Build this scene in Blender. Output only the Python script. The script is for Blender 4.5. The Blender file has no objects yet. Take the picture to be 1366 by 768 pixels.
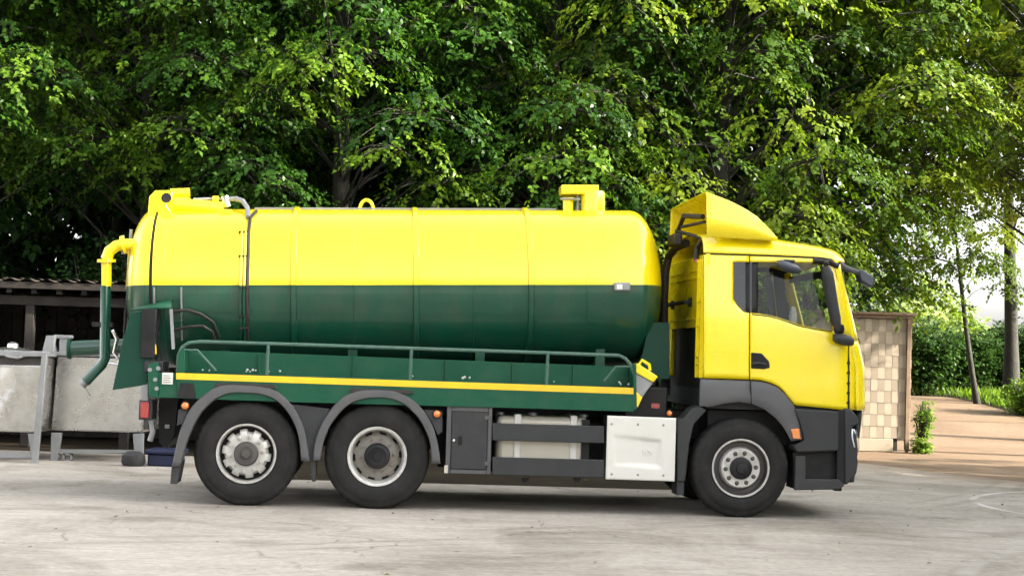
import bpy, bmesh, math, random
import numpy as np
from mathutils import Vector, Matrix

# ------------------------------------------------------------------ camera
scene = bpy.context.scene
F = 2200.0                      # focal length in photo pixels (photo 1366 wide)
CAM_H = 1.6
PITCH = math.atan(91 / F)
ROLL = 0.031
R0 = Vector((1, 0, 0)); U0 = Vector((0, -math.sin(PITCH), math.cos(PITCH)))
FW = Vector((0, math.cos(PITCH), math.sin(PITCH)))
RV = R0 * math.cos(ROLL) + U0 * math.sin(ROLL)
UV = U0 * math.cos(ROLL) - R0 * math.sin(ROLL)
CAM = Vector((0, 0, CAM_H))
cam = bpy.data.cameras.new('camera'); cam_o = bpy.data.objects.new('camera', cam)
scene.collection.objects.link(cam_o)
cam.sensor_width = 36; cam.lens = 36 * F / 1366; cam.clip_end = 3000; cam.clip_start = 0.1
M = Matrix((RV, UV, -FW)).transposed().to_4x4(); M.translation = CAM
cam_o.matrix_world = M
scene.camera = cam_o

# ------------------------------------------------------------------ world and sun
SUN_EL, SUN_AZ = math.radians(24), math.radians(104)   # azimuth clockwise from +Y (away from camera)
w = bpy.data.worlds.new('World'); scene.world = w; w.use_nodes = True
nt = w.node_tree; nt.nodes.clear()
sky = nt.nodes.new('ShaderNodeTexSky'); sky.sky_type = 'NISHITA'; sky.sun_disc = False
sky.sun_elevation = SUN_EL; sky.sun_rotation = SUN_AZ
sky.air_density = 1.0; sky.dust_density = 4.0; sky.ozone_density = 1.0
hs = nt.nodes.new('ShaderNodeHueSaturation'); hs.inputs['Saturation'].default_value = 0.16
bg = nt.nodes.new('ShaderNodeBackground'); bg.inputs['Strength'].default_value = 0.15
wo = nt.nodes.new('ShaderNodeOutputWorld')
nt.links.new(sky.outputs[0], hs.inputs['Color']); nt.links.new(hs.outputs[0], bg.inputs[0]); nt.links.new(bg.outputs[0], wo.inputs[0])
sl = bpy.data.lights.new('sun', 'SUN'); sl.energy = 4.0; sl.angle = math.radians(.6); sl.color = (1, .90, .74)
so = bpy.data.objects.new('sun', sl); scene.collection.objects.link(so)
sd = Vector((math.sin(SUN_AZ) * math.cos(SUN_EL), math.cos(SUN_AZ) * math.cos(SUN_EL), math.sin(SUN_EL)))
so.rotation_euler = sd.to_track_quat('Z', 'Y').to_euler(); so.location = (0, 0, 30)
vs = scene.view_settings
vs.view_transform = 'Standard'; vs.look = 'None'; vs.gamma = 1; vs.exposure = 2.47
scene.cycles.max_bounces = 6; scene.cycles.diffuse_bounces = 2; scene.cycles.glossy_bounces = 3; scene.cycles.transmission_bounces = 3; scene.cycles.transparent_max_bounces = 10
scene.cycles.use_denoising = True; scene.cycles.use_adaptive_sampling = True; scene.cycles.adaptive_threshold = .03

# ------------------------------------------------------------------ coordinates
def ray(px, py): return FW + RV * ((px - 683) / F) - UV * ((py - 384) / F)
def P(px, py, Y):                       # photo pixel on the world plane y = Y
    d = ray(px, py); return CAM + d * (Y / d.y)
PSI = math.radians(4.5)                 # the truck stands a little turned to the picture
TO = Vector((0, 17, 0)); TU = Vector((math.cos(PSI), math.sin(PSI), 0)); TV = Vector((-math.sin(PSI), math.cos(PSI), 0))
def T(px, py, v=0.0):                   # photo pixel -> truck coordinates (u forward, v across, z up)
    d = ray(px, py); t = (v - (CAM - TO).dot(TV)) / d.dot(TV); q = CAM + d * t - TO
    return Vector((q.dot(TU), v, q.z))
def TP(pts, v=0.0): return [(lambda q: (q.x, q.z))(T(a, b, v)) for a, b in pts]
def terrain(x, y):
    t = min(1, max(0, (y - 34) / 14)); return .85 * t * t * (3 - 2 * t)

# ------------------------------------------------------------------ materials
def new_mat(name):
    m = bpy.data.materials.new(name); m.use_nodes = True
    return m, m.node_tree, m.node_tree.nodes['Principled BSDF']
def mat(name, col, rough=.5, metal=0, coat=0, var=.12, scale=3.0, bump=0, bscale=60, dirt=None, dirt_amt=0, spec=.5, dscale=2.2, streak=None):
    m, t, b = new_mat(name); L = t.links
    b.inputs['Metallic'].default_value = metal; b.inputs['Coat Weight'].default_value = coat
    b.inputs['Coat Roughness'].default_value = .10; b.inputs['Specular IOR Level'].default_value = spec
    tc = t.nodes.new('ShaderNodeTexCoord')
    n = t.nodes.new('ShaderNodeTexNoise'); n.inputs['Scale'].default_value = scale; n.inputs['Detail'].default_value = 8; n.inputs['Roughness'].default_value = .65
    L.new(tc.outputs['Object'], n.inputs['Vector'])
    r = t.nodes.new('ShaderNodeValToRGB')
    c = Vector(col)
    r.color_ramp.elements[0].position = .3; r.color_ramp.elements[1].position = .7
    r.color_ramp.elements[0].color = (*(c * (1 - var)), 1); r.color_ramp.elements[1].color = (*[min(1, q) for q in c * (1 + var)], 1)
    L.new(n.outputs['Fac'], r.inputs[0]); out = r.outputs[0]
    if dirt:
        n2 = t.nodes.new('ShaderNodeTexNoise'); n2.inputs['Scale'].default_value = dscale; n2.inputs['Detail'].default_value = 10; n2.inputs['Roughness'].default_value = .75
        if streak:
            mp = t.nodes.new('ShaderNodeMapping'); mp.inputs['Scale'].default_value = streak; L.new(tc.outputs['Object'], mp.inputs[0]); L.new(mp.outputs[0], n2.inputs['Vector'])
        else: L.new(tc.outputs['Object'], n2.inputs['Vector'])
        r2 = t.nodes.new('ShaderNodeValToRGB'); r2.color_ramp.elements[0].position = .45; r2.color_ramp.elements[1].position = .72
        r2.color_ramp.elements[1].color = (dirt_amt,) * 3 + (1,)
        L.new(n2.outputs['Fac'], r2.inputs[0])
        mx = t.nodes.new('ShaderNodeMix'); mx.data_type = 'RGBA'; mx.inputs[7].default_value = (*dirt, 1)
        L.new(r2.outputs[0], mx.inputs[0]); L.new(out, mx.inputs[6]); out = mx.outputs[2]
    L.new(out, b.inputs['Base Color'])
    mr = t.nodes.new('ShaderNodeMapRange'); mr.inputs[3].default_value = max(.02, rough - .08); mr.inputs[4].default_value = min(1, rough + .1)
    L.new(n.outputs['Fac'], mr.inputs[0]); L.new(mr.outputs[0], b.inputs['Roughness'])
    if bump:
        n3 = t.nodes.new('ShaderNodeTexNoise'); n3.inputs['Scale'].default_value = bscale; n3.inputs['Detail'].default_value = 6
        L.new(tc.outputs['Object'], n3.inputs['Vector'])
        bp = t.nodes.new('ShaderNodeBump'); bp.inputs['Strength'].default_value = bump; bp.inputs['Distance'].default_value = .02
        L.new(n3.outputs['Fac'], bp.inputs['Height']); L.new(bp.outputs[0], b.inputs['Normal'])
    return m
MT = {}
MT['yellow'] = mat('yellow_paint', (.84, .665, .002), .30, coat=.7, var=.03, dirt=(.42, .31, .03), dirt_amt=.28, streak=(5, 5, .7), dscale=1.5)
MT['cab_yellow'] = mat('cab_yellow_paint', (.84, .665, .002), .26, coat=.8, var=.02, dirt=(.5, .38, .02), dirt_amt=.10, dscale=3)
MT['green'] = mat('green_paint', (.005, .058, .032), .30, coat=.5, var=.12, dirt=(.075, .075, .055), dirt_amt=.32, streak=(3, 3, .6), dscale=1.5, spec=.35)  # streaky dirt whose tan tone also imitates ground reflected in the lower tank
MT['green2'] = mat('green_frame_paint', (.006, .072, .037), .45, coat=0, var=.14, dirt=(.04, .065, .042), dirt_amt=.5, dscale=3, spec=.22)
MT['green_dark'] = mat('dark_green_plate', (.004, .040, .024), .42, var=.15, dirt=(.016, .04, .026), dirt_amt=.4, spec=.2)
MT['green_gloss'] = mat('glossy_green_pipe', (.005, .060, .036), .22, coat=.8, var=.08)
MT['green_rail'] = mat('worn_green_rail', (.055, .115, .085), .5, var=.15, dirt=(.12, .15, .13), dirt_amt=.4, spec=.3)
MT['stripe'] = mat('yellow_tape', (.80, .50, .01), .4, var=.06, dirt=(.35, .25, .08), dirt_amt=.3)
MT['grey'] = mat('grey_plastic', (.088, .088, .091), .55, var=.10, dirt=(.13, .12, .105), dirt_amt=.4, bump=.08, bscale=220, spec=.2)
MT['dgrey'] = mat('dark_grey_plastic', (.036, .037, .039), .5, var=.1, dirt=(.07, .065, .055), dirt_amt=.35, bump=.06, bscale=220, spec=.2)
MT['black'] = mat('black_plastic', (.012, .012, .013), .5, var=.2, dirt=(.05, .045, .04), dirt_amt=.4, spec=.2)
MT['rubber'] = mat('tyre_rubber', (.015, .0147, .0143), .72, var=.15, dirt=(.042, .039, .034), dirt_amt=.55, bump=.12, bscale=90, dscale=5, spec=.2)
MT['steel'] = mat('rim_silver', (.52, .51, .48), .42, metal=.35, var=.08, dirt=(.16, .13, .09), dirt_amt=.65, dscale=7)
MT['rimdark'] = mat('rim_dark', (.045, .042, .04), .6, var=.2, dirt=(.12, .10, .08), dirt_amt=.5)
MT['dirty_shaded_steel'] = mat('dirty_shaded_rim', (.22, .205, .18), .55, metal=.25, var=.12, dirt=(.12, .09, .06), dirt_amt=.7, dscale=7)  # dirt, plus a darker base colour to shade the sunken drive disc
MT['chrome'] = mat('bright_metal', (.7, .7, .7), .22, metal=1, var=.05)
MT['white'] = mat('white_cover', (.62, .605, .555), .38, coat=.15, var=.02, dirt=(.55, .52, .45), dirt_amt=.25, dscale=4)
MT['offwhite'] = mat('fuel_tank_cream', (.50, .465, .385), .4, metal=.2, var=.04, dirt=(.45, .40, .32), dirt_amt=.3)
MT['stainless'] = mat('dull_stainless', (.56, .55, .535), .27, metal=.94, var=.10, scale=2, dirt=(.20, .185, .165), dirt_amt=.45, bump=.25, bscale=2.0, streak=(1.5, 1.5, 2.5))
MT['galv'] = mat('galvanised_steel', (.27, .275, .28), .5, metal=.5, var=.12, dirt=(.25, .24, .22), dirt_amt=.5)
MT['blueplastic'] = mat('blue_plastic', (.006, .011, .045), .5, var=.1)
MT['mirror_back'] = mat('mirror_housing', (.05, .058, .075), .4, var=.08)
MT['wood'] = mat('weathered_wood', (.011, .0085, .0065), .9, var=.3, scale=9, dirt=(.05, .04, .03), dirt_amt=.6, bump=.3, bscale=30)
MT['rooftile'] = mat('brown_roof_tile', (.024, .017, .013), .8, var=.25, scale=6, dirt=(.07, .08, .04), dirt_amt=.6, bump=.3, bscale=40)
MT['lightwood'] = mat('pale_timber', (.20, .14, .09), .7, var=.2, scale=12, bump=.2, bscale=40)
MT['tile_l'] = mat('pale_shingle', (.345, .29, .22), .8, var=.06, scale=8, bump=.15, bscale=50)
MT['tile_d'] = mat('tan_shingle', (.255, .212, .16), .8, var=.06, scale=8, bump=.15, bscale=50)
MT['bark'] = mat('bark', (.016, .0125, .010), .9, var=.35, scale=7, dirt=(.04, .06, .025), dirt_amt=.5, bump=.6, bscale=18)
MT['inner'] = mat('cab_interior', (.028, .028, .03), .8, var=.1)
MT['brownhose'] = mat('dark_hose', (.02, .015, .012), .55, var=.2)
MT['grime'] = mat('paint_chips', (.38, .40, .37), .7, var=.1)

def lamp_mat(name, col):
    m, t, b = new_mat(name); b.inputs['Base Color'].default_value = (*col, 1); b.inputs['Roughness'].default_value = .15
    b.inputs['Coat Weight'].default_value = 1; b.inputs['Transmission Weight'].default_value = .15; return m
MT['orange'] = lamp_mat('orange_lens', (.8, .22, .03)); MT['red'] = lamp_mat('red_lens', (.35, .012, .015)); MT['clear'] = lamp_mat('clear_lens', (.85, .87, .9))

def glass_mat(name, tint, refl=.9, cap=1):
    m, t, b = new_mat(name); t.nodes.remove(b); L = t.links
    tr = t.nodes.new('ShaderNodeBsdfTransparent'); tr.inputs[0].default_value = (*tint, 1)
    gl = t.nodes.new('ShaderNodeBsdfGlossy'); gl.inputs['Roughness'].default_value = .02; gl.inputs[0].default_value = (refl, refl, refl, 1)
    fr = t.nodes.new('ShaderNodeFresnel'); fr.inputs[0].default_value = 1.52
    mu = t.nodes.new('ShaderNodeMath'); mu.operation = 'MINIMUM'; mu.inputs[1].default_value = cap; L.new(fr.outputs[0], mu.inputs[0])
    mx = t.nodes.new('ShaderNodeMixShader'); L.new(mu.outputs[0], mx.inputs[0]); L.new(tr.outputs[0], mx.inputs[1]); L.new(gl.outputs[0], mx.inputs[2])
    L.new(mx.outputs[0], t.nodes['Material Output'].inputs[0]); return m
MT['screen'] = glass_mat('windscreen_glass', (.88, .92, .90), .6, .3); MT['glass'] = glass_mat('window_glass', (.86, .90, .87), .4); MT['darkglass'] = glass_mat('tinted_glass', (.05, .055, .055))

def leaf_mat(name, dark, light, trans=.35, rough=.5, mid=None):
    m, t, b = new_mat(name); L = t.links
    at = t.nodes.new('ShaderNodeAttribute'); at.attribute_name = 'tint'
    r = t.nodes.new('ShaderNodeValToRGB'); r.color_ramp.elements[0].color = (*dark, 1); r.color_ramp.elements[1].color = (*light, 1)
    if mid: e_ = r.color_ramp.elements.new(.5); e_.color = (*mid, 1)
    L.new(at.outputs['Fac'], r.inputs[0]); L.new(r.outputs[0], b.inputs['Base Color']); b.inputs['Roughness'].default_value = rough
    b.inputs['Specular IOR Level'].default_value = .18
    tl = t.nodes.new('ShaderNodeBsdfTranslucent')
    g = t.nodes.new('ShaderNodeMix'); g.data_type = 'RGBA'; g.blend_type = 'MULTIPLY'; g.inputs[0].default_value = 1; g.inputs[7].default_value = (1.25, 1.35, .5, 1)
    L.new(r.outputs[0], g.inputs[6]); L.new(g.outputs[2], tl.inputs[0])
    mx = t.nodes.new('ShaderNodeMixShader'); mx.inputs[0].default_value = trans
    L.new(b.outputs[0], mx.inputs[1]); L.new(tl.outputs[0], mx.inputs[2]); L.new(mx.outputs[0], t.nodes['Material Output'].inputs[0]); return m
MT['leaf'] = leaf_mat('leaf_green', (0.0072, 0.0259, 0.0043), (0.1224, 0.2088, 0.0158), .36, .42, (0.0360, 0.0972, 0.0101))
MT['leaf_y'] = leaf_mat('leaf_yellow_green', (0.0288, 0.0540, 0.0058), (0.1872, 0.2088, 0.0144), .42, .45, (0.0792, 0.1188, 0.0101))
MT['leaf_m'] = leaf_mat('leaf_mid_green', (0.0130, 0.0360, 0.0050), (0.1584, 0.2160, 0.0158), .40, .42, (0.0540, 0.1080, 0.0101))
MT['leaf_far'] = leaf_mat('leaf_hazed_far', (0.1200, 0.1650, 0.0600), (0.2550, 0.3150, 0.1200), .4)  # paler leaf tone carries the distance haze in its colour
MT['leaf_d'] = leaf_mat('leaf_dark_shade', (.0055, .0195, .0055), (.026, .068, .013), .2)  # leaf colour darkened to paint in the shade of back rows and undergrowth
MT['leaf_h'] = leaf_mat('hedge_leaf', (0.0150, 0.0413, 0.0090), (0.0525, 0.1125, 0.0188), .3)
MT['grass'] = leaf_mat('grass_blade', (0.0450, 0.1050, 0.0112), (0.1875, 0.2850, 0.0300), .4)

# ------------------------------------------------------------------ mesh helpers
COL = scene.collection
class MB:
    def __init__(s): s.v = []; s.f = []
    def add(s, vs, fs):
        o = len(s.v); s.v += [tuple(q) for q in vs]; s.f += [tuple(i + o for i in f) for f in fs]; return s
    def box(s, x0, x1, y0, y1, z0, z1):
        return s.add([(x0, y0, z0), (x1, y0, z0), (x1, y1, z0), (x0, y1, z0), (x0, y0, z1), (x1, y0, z1), (x1, y1, z1), (x0, y1, z1)],
                     [(0, 3, 2, 1), (4, 5, 6, 7), (0, 1, 5, 4), (1, 2, 6, 5), (2, 3, 7, 6), (3, 0, 4, 7)])
    def prism(s, poly, y0, y1):          # polygon in (x, z) extruded along y
        n = len(poly)
        a = sum(poly[i][0] * poly[(i + 1) % n][1] - poly[(i + 1) % n][0] * poly[i][1] for i in range(n))
        if a < 0: poly = poly[::-1]
        vs = [(x, y0, z) for x, z in poly] + [(x, y1, z) for x, z in poly]
        fs = [tuple(range(n)), tuple(range(2 * n - 1, n - 1, -1))]
        fs += [(i, i + n, (i + 1) % n + n, (i + 1) % n) for i in range(n)]
        return s.add(vs, fs)
    def tube(s, path, r, seg=8, cap=True):
        path = [Vector(p) for p in path]; n = len(path); rr = r if isinstance(r, (list, tuple)) else [r] * n
        vs = []; prev = None
        for i, p in enumerate(path):
            d = (path[min(i + 1, n - 1)] - path[max(i - 1, 0)]).normalized()
            if prev is None:
                a = d.orthogonal().normalized()
            else:
                a = (prev - d * prev.dot(d)).normalized()
            prev = a; b = d.cross(a)
            for k in range(seg):
                th = 2 * math.pi * k / seg; vs.append(p + (a * math.cos(th) + b * math.sin(th)) * rr[i])
        fs = [(i * seg + k, i * seg + (k + 1) % seg, (i + 1) * seg + (k + 1) % seg, (i + 1) * seg + k) for i in range(n - 1) for k in range(seg)]
        if cap: fs += [tuple(range(seg))[::-1], tuple((n - 1) * seg + k for k in range(seg))]
        return s.add(vs, fs)
    def lathe(s, prof, seg=48, c=(0, 0, 0), ax='y', rfun=None, close=False):   # prof: (radius, along)
        vs = []
        for i, (r, a) in enumerate(prof):
            for k in range(seg):
                th = 2 * math.pi * k / seg; q = rfun(i, k, r) if rfun else r
                x, z = q * math.cos(th), q * math.sin(th)
                vs.append({'y': (c[0] + x, c[1] + a, c[2] + z), 'z': (c[0] + x, c[1] + z, c[2] + a), 'x': (c[0] + a, c[1] + x, c[2] + z)}[ax])
        n = len(prof); rng = n if close else n - 1
        fs = [(i * seg + k, i * seg + (k + 1) % seg, ((i + 1) % n) * seg + (k + 1) % seg, ((i + 1) % n) * seg + k) for i in range(rng) for k in range(seg)]
        return s.add(vs, fs)
    def grid(s, rows):                    # list of equal-length rows of points
        n, m = len(rows), len(rows[0])
        return s.add([p for r in rows for p in r], [(i * m + j, i * m + j + 1, (i + 1) * m + j + 1, (i + 1) * m + j) for i in range(n - 1) for j in range(m - 1)])
    def mesh(s, name, smooth=40, recalc=True):
        me = bpy.data.meshes.new(name); me.from_pydata(s.v, [], s.f); me.validate(); me.update()
        bm = bmesh.new(); bm.from_mesh(me)
        if recalc: bmesh.ops.recalc_face_normals(bm, faces=bm.faces)
        else: bmesh.ops.remove_doubles(bm, verts=bm.verts, dist=.0008)
        bm.to_mesh(me); bm.free()
        if smooth:
            me.polygons.foreach_set('use_smooth', [True] * len(me.polygons)); me.set_sharp_from_angle(angle=math.radians(smooth))
        return me
    def build(s, name, m, parent=None, smooth=40, bevel=0, solid=0, off=-1, mats=None, recalc=True):
        me = s.mesh(name, smooth, recalc); o = bpy.data.objects.new(name, me); COL.objects.link(o)
        for q in (mats or [m]): me.materials.append(MT[q] if isinstance(q, str) else q)
        if parent: o.parent = parent
        if solid:
            k = o.modifiers.new('thickness', 'SOLIDIFY'); k.thickness = solid; k.offset = off
        if bevel:
            k = o.modifiers.new('bevel', 'BEVEL'); k.width = bevel; k.segments = 2; k.limit_method = 'ANGLE'; k.angle_limit = math.radians(40)
        return o
def empty(name, loc=(0, 0, 0), rz=0):
    o = bpy.data.objects.new(name, None); COL.objects.link(o); o.location = loc; o.rotation_euler.z = rz; o.empty_display_size = .2; return o
def tag(o, label, cat, group=None, kind=None):
    if label: o['label'] = label
    if cat: o['category'] = cat
    if group: o['group'] = group
    if kind: o['kind'] = kind
    return o
def structure(o): o['kind'] = 'structure'; return o
def copy_part(o, parent, loc=None):
    c = o.copy(); COL.objects.link(c); c.parent = parent
    if loc is not None: c.location = loc
    return c

# ================================================================== GROUND
def interp_(c, x):
    for (a, b_), (c_, d) in zip(c, c[1:]):
        if x <= c_: return b_ + (d - b_) * (x - a) / (c_ - a)
    return c[-1][1]
def sheet(name, x0, x1, y0, y1, nx, ny, dz, m, clip=None):
    b = MB(); rows = []
    for j in range(ny + 1):
        y = y0 + (y1 - y0) * j / ny
        rows.append([(x0 + (x1 - x0) * i / nx, y, terrain(0, y) + dz) for i in range(nx + 1)])
    b.grid(rows); return structure(b.build(name, m))

def ground_mat(name, c1, c2, c3, sc, bump=.3, streak=False, rough=.85):
    m, t, b = new_mat(name); L = t.links; tc = t.nodes.new('ShaderNodeTexCoord')
    def noise(scale, det=10, ro=.65, vec=None, dist=0):
        n = t.nodes.new('ShaderNodeTexNoise'); n.inputs['Scale'].default_value = scale; n.inputs['Detail'].default_value = det; n.inputs['Roughness'].default_value = ro; n.inputs['Distortion'].default_value = dist
        L.new(vec or tc.outputs['Object'], n.inputs['Vector']); return n.outputs['Fac']
    def ramp(fac, stops):
        r = t.nodes.new('ShaderNodeValToRGB'); e = r.color_ramp.elements
        e[0].position, e[0].color = stops[0][0], (*stops[0][1], 1); e[1].position, e[1].color = stops[-1][0], (*stops[-1][1], 1)
        for p, c in stops[1:-1]: q = e.new(p); q.color = (*c, 1)
        L.new(fac, r.inputs[0]); return r.outputs[0]
    def mix(fac, a, bb, mode='MIX'):
        x = t.nodes.new('ShaderNodeMix'); x.data_type = 'RGBA'; x.blend_type = mode
        for s_, v_ in ((0, fac), (6, a), (7, bb)):
            if isinstance(v_, (int, float)): x.inputs[s_].default_value = v_
            elif isinstance(v_, tuple): x.inputs[s_].default_value = (*v_, 1)
            else: L.new(v_, x.inputs[s_])
        return x.outputs[2]
    base = ramp(noise(sc, dist=.4), [(.3, c1), (.52, c2), (.72, c3)])
    fine = ramp(noise(sc * 30, 6, .7), [(.3, (.76, .755, .75)), (.7, (1.1, 1.1, 1.1))])
    col = mix(1, base, fine, 'MULTIPLY')
    if streak:
        mp = t.nodes.new('ShaderNodeMapping'); mp.inputs['Scale'].default_value = (.35, 2.2, 1); mp.inputs['Rotation'].default_value = (0, 0, .12)
        L.new(tc.outputs['Object'], mp.inputs[0])
        st = ramp(noise(1.3, 8, .7, mp.outputs[0], .6), [(.42, (1, 1, 1)), (.5, (.80, .80, .79)), (.56, (1, 1, 1)), (.66, (.86, .85, .84))])
        col = mix(.75, col, st, 'MULTIPLY')
        stain = ramp(noise(.55, 5, .6, None, 1.0), [(.48, (1, 1, 1)), (.64, (.68, .665, .64))]); col = mix(.9, col, stain, 'MULTIPLY')
        spots = ramp(noise(9, 3, .5), [(.27, (.55, .53, .5)), (.31, (1, 1, 1))]); col = mix(.8, col, spots, 'MULTIPLY')
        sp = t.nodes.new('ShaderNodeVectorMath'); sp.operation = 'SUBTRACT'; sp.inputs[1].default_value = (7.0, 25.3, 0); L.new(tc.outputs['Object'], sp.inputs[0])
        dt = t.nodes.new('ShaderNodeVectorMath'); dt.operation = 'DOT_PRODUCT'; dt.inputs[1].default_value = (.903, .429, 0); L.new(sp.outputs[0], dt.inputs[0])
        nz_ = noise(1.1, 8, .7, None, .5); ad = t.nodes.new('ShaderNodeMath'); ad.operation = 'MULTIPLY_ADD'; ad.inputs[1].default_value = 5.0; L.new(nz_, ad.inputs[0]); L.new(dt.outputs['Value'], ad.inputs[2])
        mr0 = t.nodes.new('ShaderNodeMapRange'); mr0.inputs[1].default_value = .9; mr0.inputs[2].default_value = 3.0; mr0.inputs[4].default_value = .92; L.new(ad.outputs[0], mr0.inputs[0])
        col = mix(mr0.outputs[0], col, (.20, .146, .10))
        # hairline cracks, broken up
        wv = t.nodes.new('ShaderNodeVectorMath'); wv.operation = 'MULTIPLY_ADD'; nc_ = t.nodes.new('ShaderNodeTexNoise'); nc_.inputs['Scale'].default_value = 1.6; nc_.inputs['Detail'].default_value = 6
        L.new(tc.outputs['Object'], nc_.inputs['Vector']); L.new(nc_.outputs['Color'], wv.inputs[0]); wv.inputs[1].default_value = (.9, .9, 0); L.new(tc.outputs['Object'], wv.inputs[2])
        vo = t.nodes.new('ShaderNodeTexVoronoi'); vo.feature = 'DISTANCE_TO_EDGE'; vo.inputs['Scale'].default_value = .33; L.new(wv.outputs[0], vo.inputs['Vector'])
        mc = t.nodes.new('ShaderNodeMapRange'); mc.inputs[1].default_value = .001; mc.inputs[2].default_value = .005; mc.inputs[3].default_value = .55; mc.inputs[4].default_value = 0; L.new(vo.outputs['Distance'], mc.inputs[0])
        mk_ = ramp(noise(.5, 3), [(.46, (0, 0, 0)), (.56, (1, 1, 1))]); mm_ = t.nodes.new('ShaderNodeMath'); mm_.operation = 'MULTIPLY'; L.new(mc.outputs[0], mm_.inputs[0]); L.new(mk_, mm_.inputs[1])
        col = mix(mm_.outputs[0], col, (.10, .09, .08))
        # curved tyre scuffs and one pale ring worn into the concrete
        def ring(cx, cy, r, wd, tint, amt, brk):
            sp = t.nodes.new('ShaderNodeVectorMath'); sp.operation = 'SUBTRACT'; sp.inputs[1].default_value = (cx, cy, 0); L.new(tc.outputs['Object'], sp.inputs[0])
            ln = t.nodes.new('ShaderNodeVectorMath'); ln.operation = 'LENGTH'; L.new(sp.outputs[0], ln.inputs[0])
            su = t.nodes.new('ShaderNodeMath'); su.operation = 'SUBTRACT'; su.inputs[1].default_value = r; L.new(ln.outputs['Value'], su.inputs[0])
            ab = t.nodes.new('ShaderNodeMath'); ab.operation = 'ABSOLUTE'; L.new(su.outputs[0], ab.inputs[0])
            mr = t.nodes.new('ShaderNodeMapRange'); mr.inputs[1].default_value = wd * .4; mr.inputs[2].default_value = wd; mr.inputs[3].default_value = amt; mr.inputs[4].default_value = 0; L.new(ab.outputs[0], mr.inputs[0])
            bk = ramp(noise(brk, 4), [(.42, (0, 0, 0)), (.58, (1, 1, 1))])
            mu = t.nodes.new('ShaderNodeMath'); mu.operation = 'MULTIPLY'; L.new(mr.outputs[0], mu.inputs[0]); L.new(bk, mu.inputs[1])
            return lambda c: mix(mu.outputs[0], c, tint)
        for a in ((8.7, 19.8, 3.0, .06, (.62, .60, .56), .9, .35), (-2.1, 14.9, .42, .05, (.11, .105, .10), .35, 2), (-1.9, 15.0, .5, .03, (.11, .105, .10), .3, 2),
                  (3.0, 6.5, 8.6, .10, (.11, .105, .10), .30, .5), (3.0, 6.5, 8.25, .07, (.11, .105, .10), .28, .5), (-9, 30, 17.6, .12, (.11, .105, .10), .3, .4), (-9, 30, 17.2, .08, (.11, .105, .10), .25, .4),
                  (12, 10, 8.9, .1, (.42, .40, .37), .35, .5), (11, 27, 12.3, .09, (.12, .115, .11), .3, .4)):
            col = ring(*a)(col)
    L.new(col, b.inputs['Base Color']); b.inputs['Roughness'].default_value = rough; b.inputs['Specular IOR Level'].default_value = .08
    bp = t.nodes.new('ShaderNodeBump'); bp.inputs['Strength'].default_value = bump; bp.inputs['Distance'].default_value = .015
    L.new(noise(sc * 22, 8, .7), bp.inputs['Height']); L.new(bp.outputs[0], b.inputs['Normal'])
    return m
MT['earth'] = ground_mat('forest_floor_and_shade', (.016, .013, .009), (.028, .022, .015), (.04, .036, .02), .6)  # soil, darkened further so the yard notch reads as shade
MT['concrete'] = ground_mat('yard_concrete', (.325, .294, .254), (.41, .374, .328), (.47, .432, .385), .45, .18, True)
MT['sandy'] = ground_mat('sandy_road', (.145, .102, .068), (.195, .14, .096), (.23, .174, .125), .35, .3)
MT['farfield'] = ground_mat('far_meadow', (.16, .20, .06), (.20, .25, .07), (.26, .28, .10), .1)

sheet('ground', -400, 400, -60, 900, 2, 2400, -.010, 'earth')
# concrete yard, its far edge running at a slant on the right
b = MB(); far = [(-40, 24.6), (-3.5, 24.2), (-3.0, 20.4), (3.4, 20.7), (3.9, 30.1), (5.2, 29.3), (7.0, 25.3), (8.9, 21.5), (14, 15), (60, 3)]  # notch behind the truck bares near-black ground, standing in for deep shade
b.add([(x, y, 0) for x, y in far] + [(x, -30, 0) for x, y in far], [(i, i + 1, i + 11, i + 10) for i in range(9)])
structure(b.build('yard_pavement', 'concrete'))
# sandy road beyond the yard, following the rising ground
b = MB(); rows = []
for j in range(61):
    t = j / 60; row = []
    for i in range(41):
        s = i / 40
        x = 4.2 + 46 * s ** 2.2; y0 = interp_([(3.9, 30), (5.2, 29.2), (7, 25.2), (8.9, 21.4), (14, 14.9), (60, 2.9)], x); y1 = 40.5 - .02 * (x - 6)
        y = y0 - .05 + (y1 - y0) * t; row.append((x, y, terrain(x, y) - .004))
    rows.append(row)
b.grid(rows); structure(b.build('sandy_road', 'sandy'))
# dirt track that leaves the road towards the hedge
b = MB(); rows = []
for j in range(17):
    y = 40.3 + 6.5 * j / 16; rows.append([(9.2 - .1 * j + (4.0 + .05 * j) * i / 4, y, terrain(0, y) + .003) for i in range(5)])
b.grid(rows); structure(b.build('dirt_track', 'sandy'))
b = MB(); b.grid([[(-300, 62, .86), (300, 62, .86)], [(-300, 880, .86), (300, 880, .86)]]); structure(b.build('meadow', 'farfield'))

# ================================================================== TRUCK
truck = empty('tanker_truck', TO, PSI)
tag(truck, 'yellow and green vacuum tanker truck with grey wheel arches parked on the concrete yard', 'truck')
W = 2.5
def mirror_v(b):
    c = MB(); c.v = [(x, W - y, z) for x, y, z in b.v]; c.f = [f[::-1] for f in b.f]; return c

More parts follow.
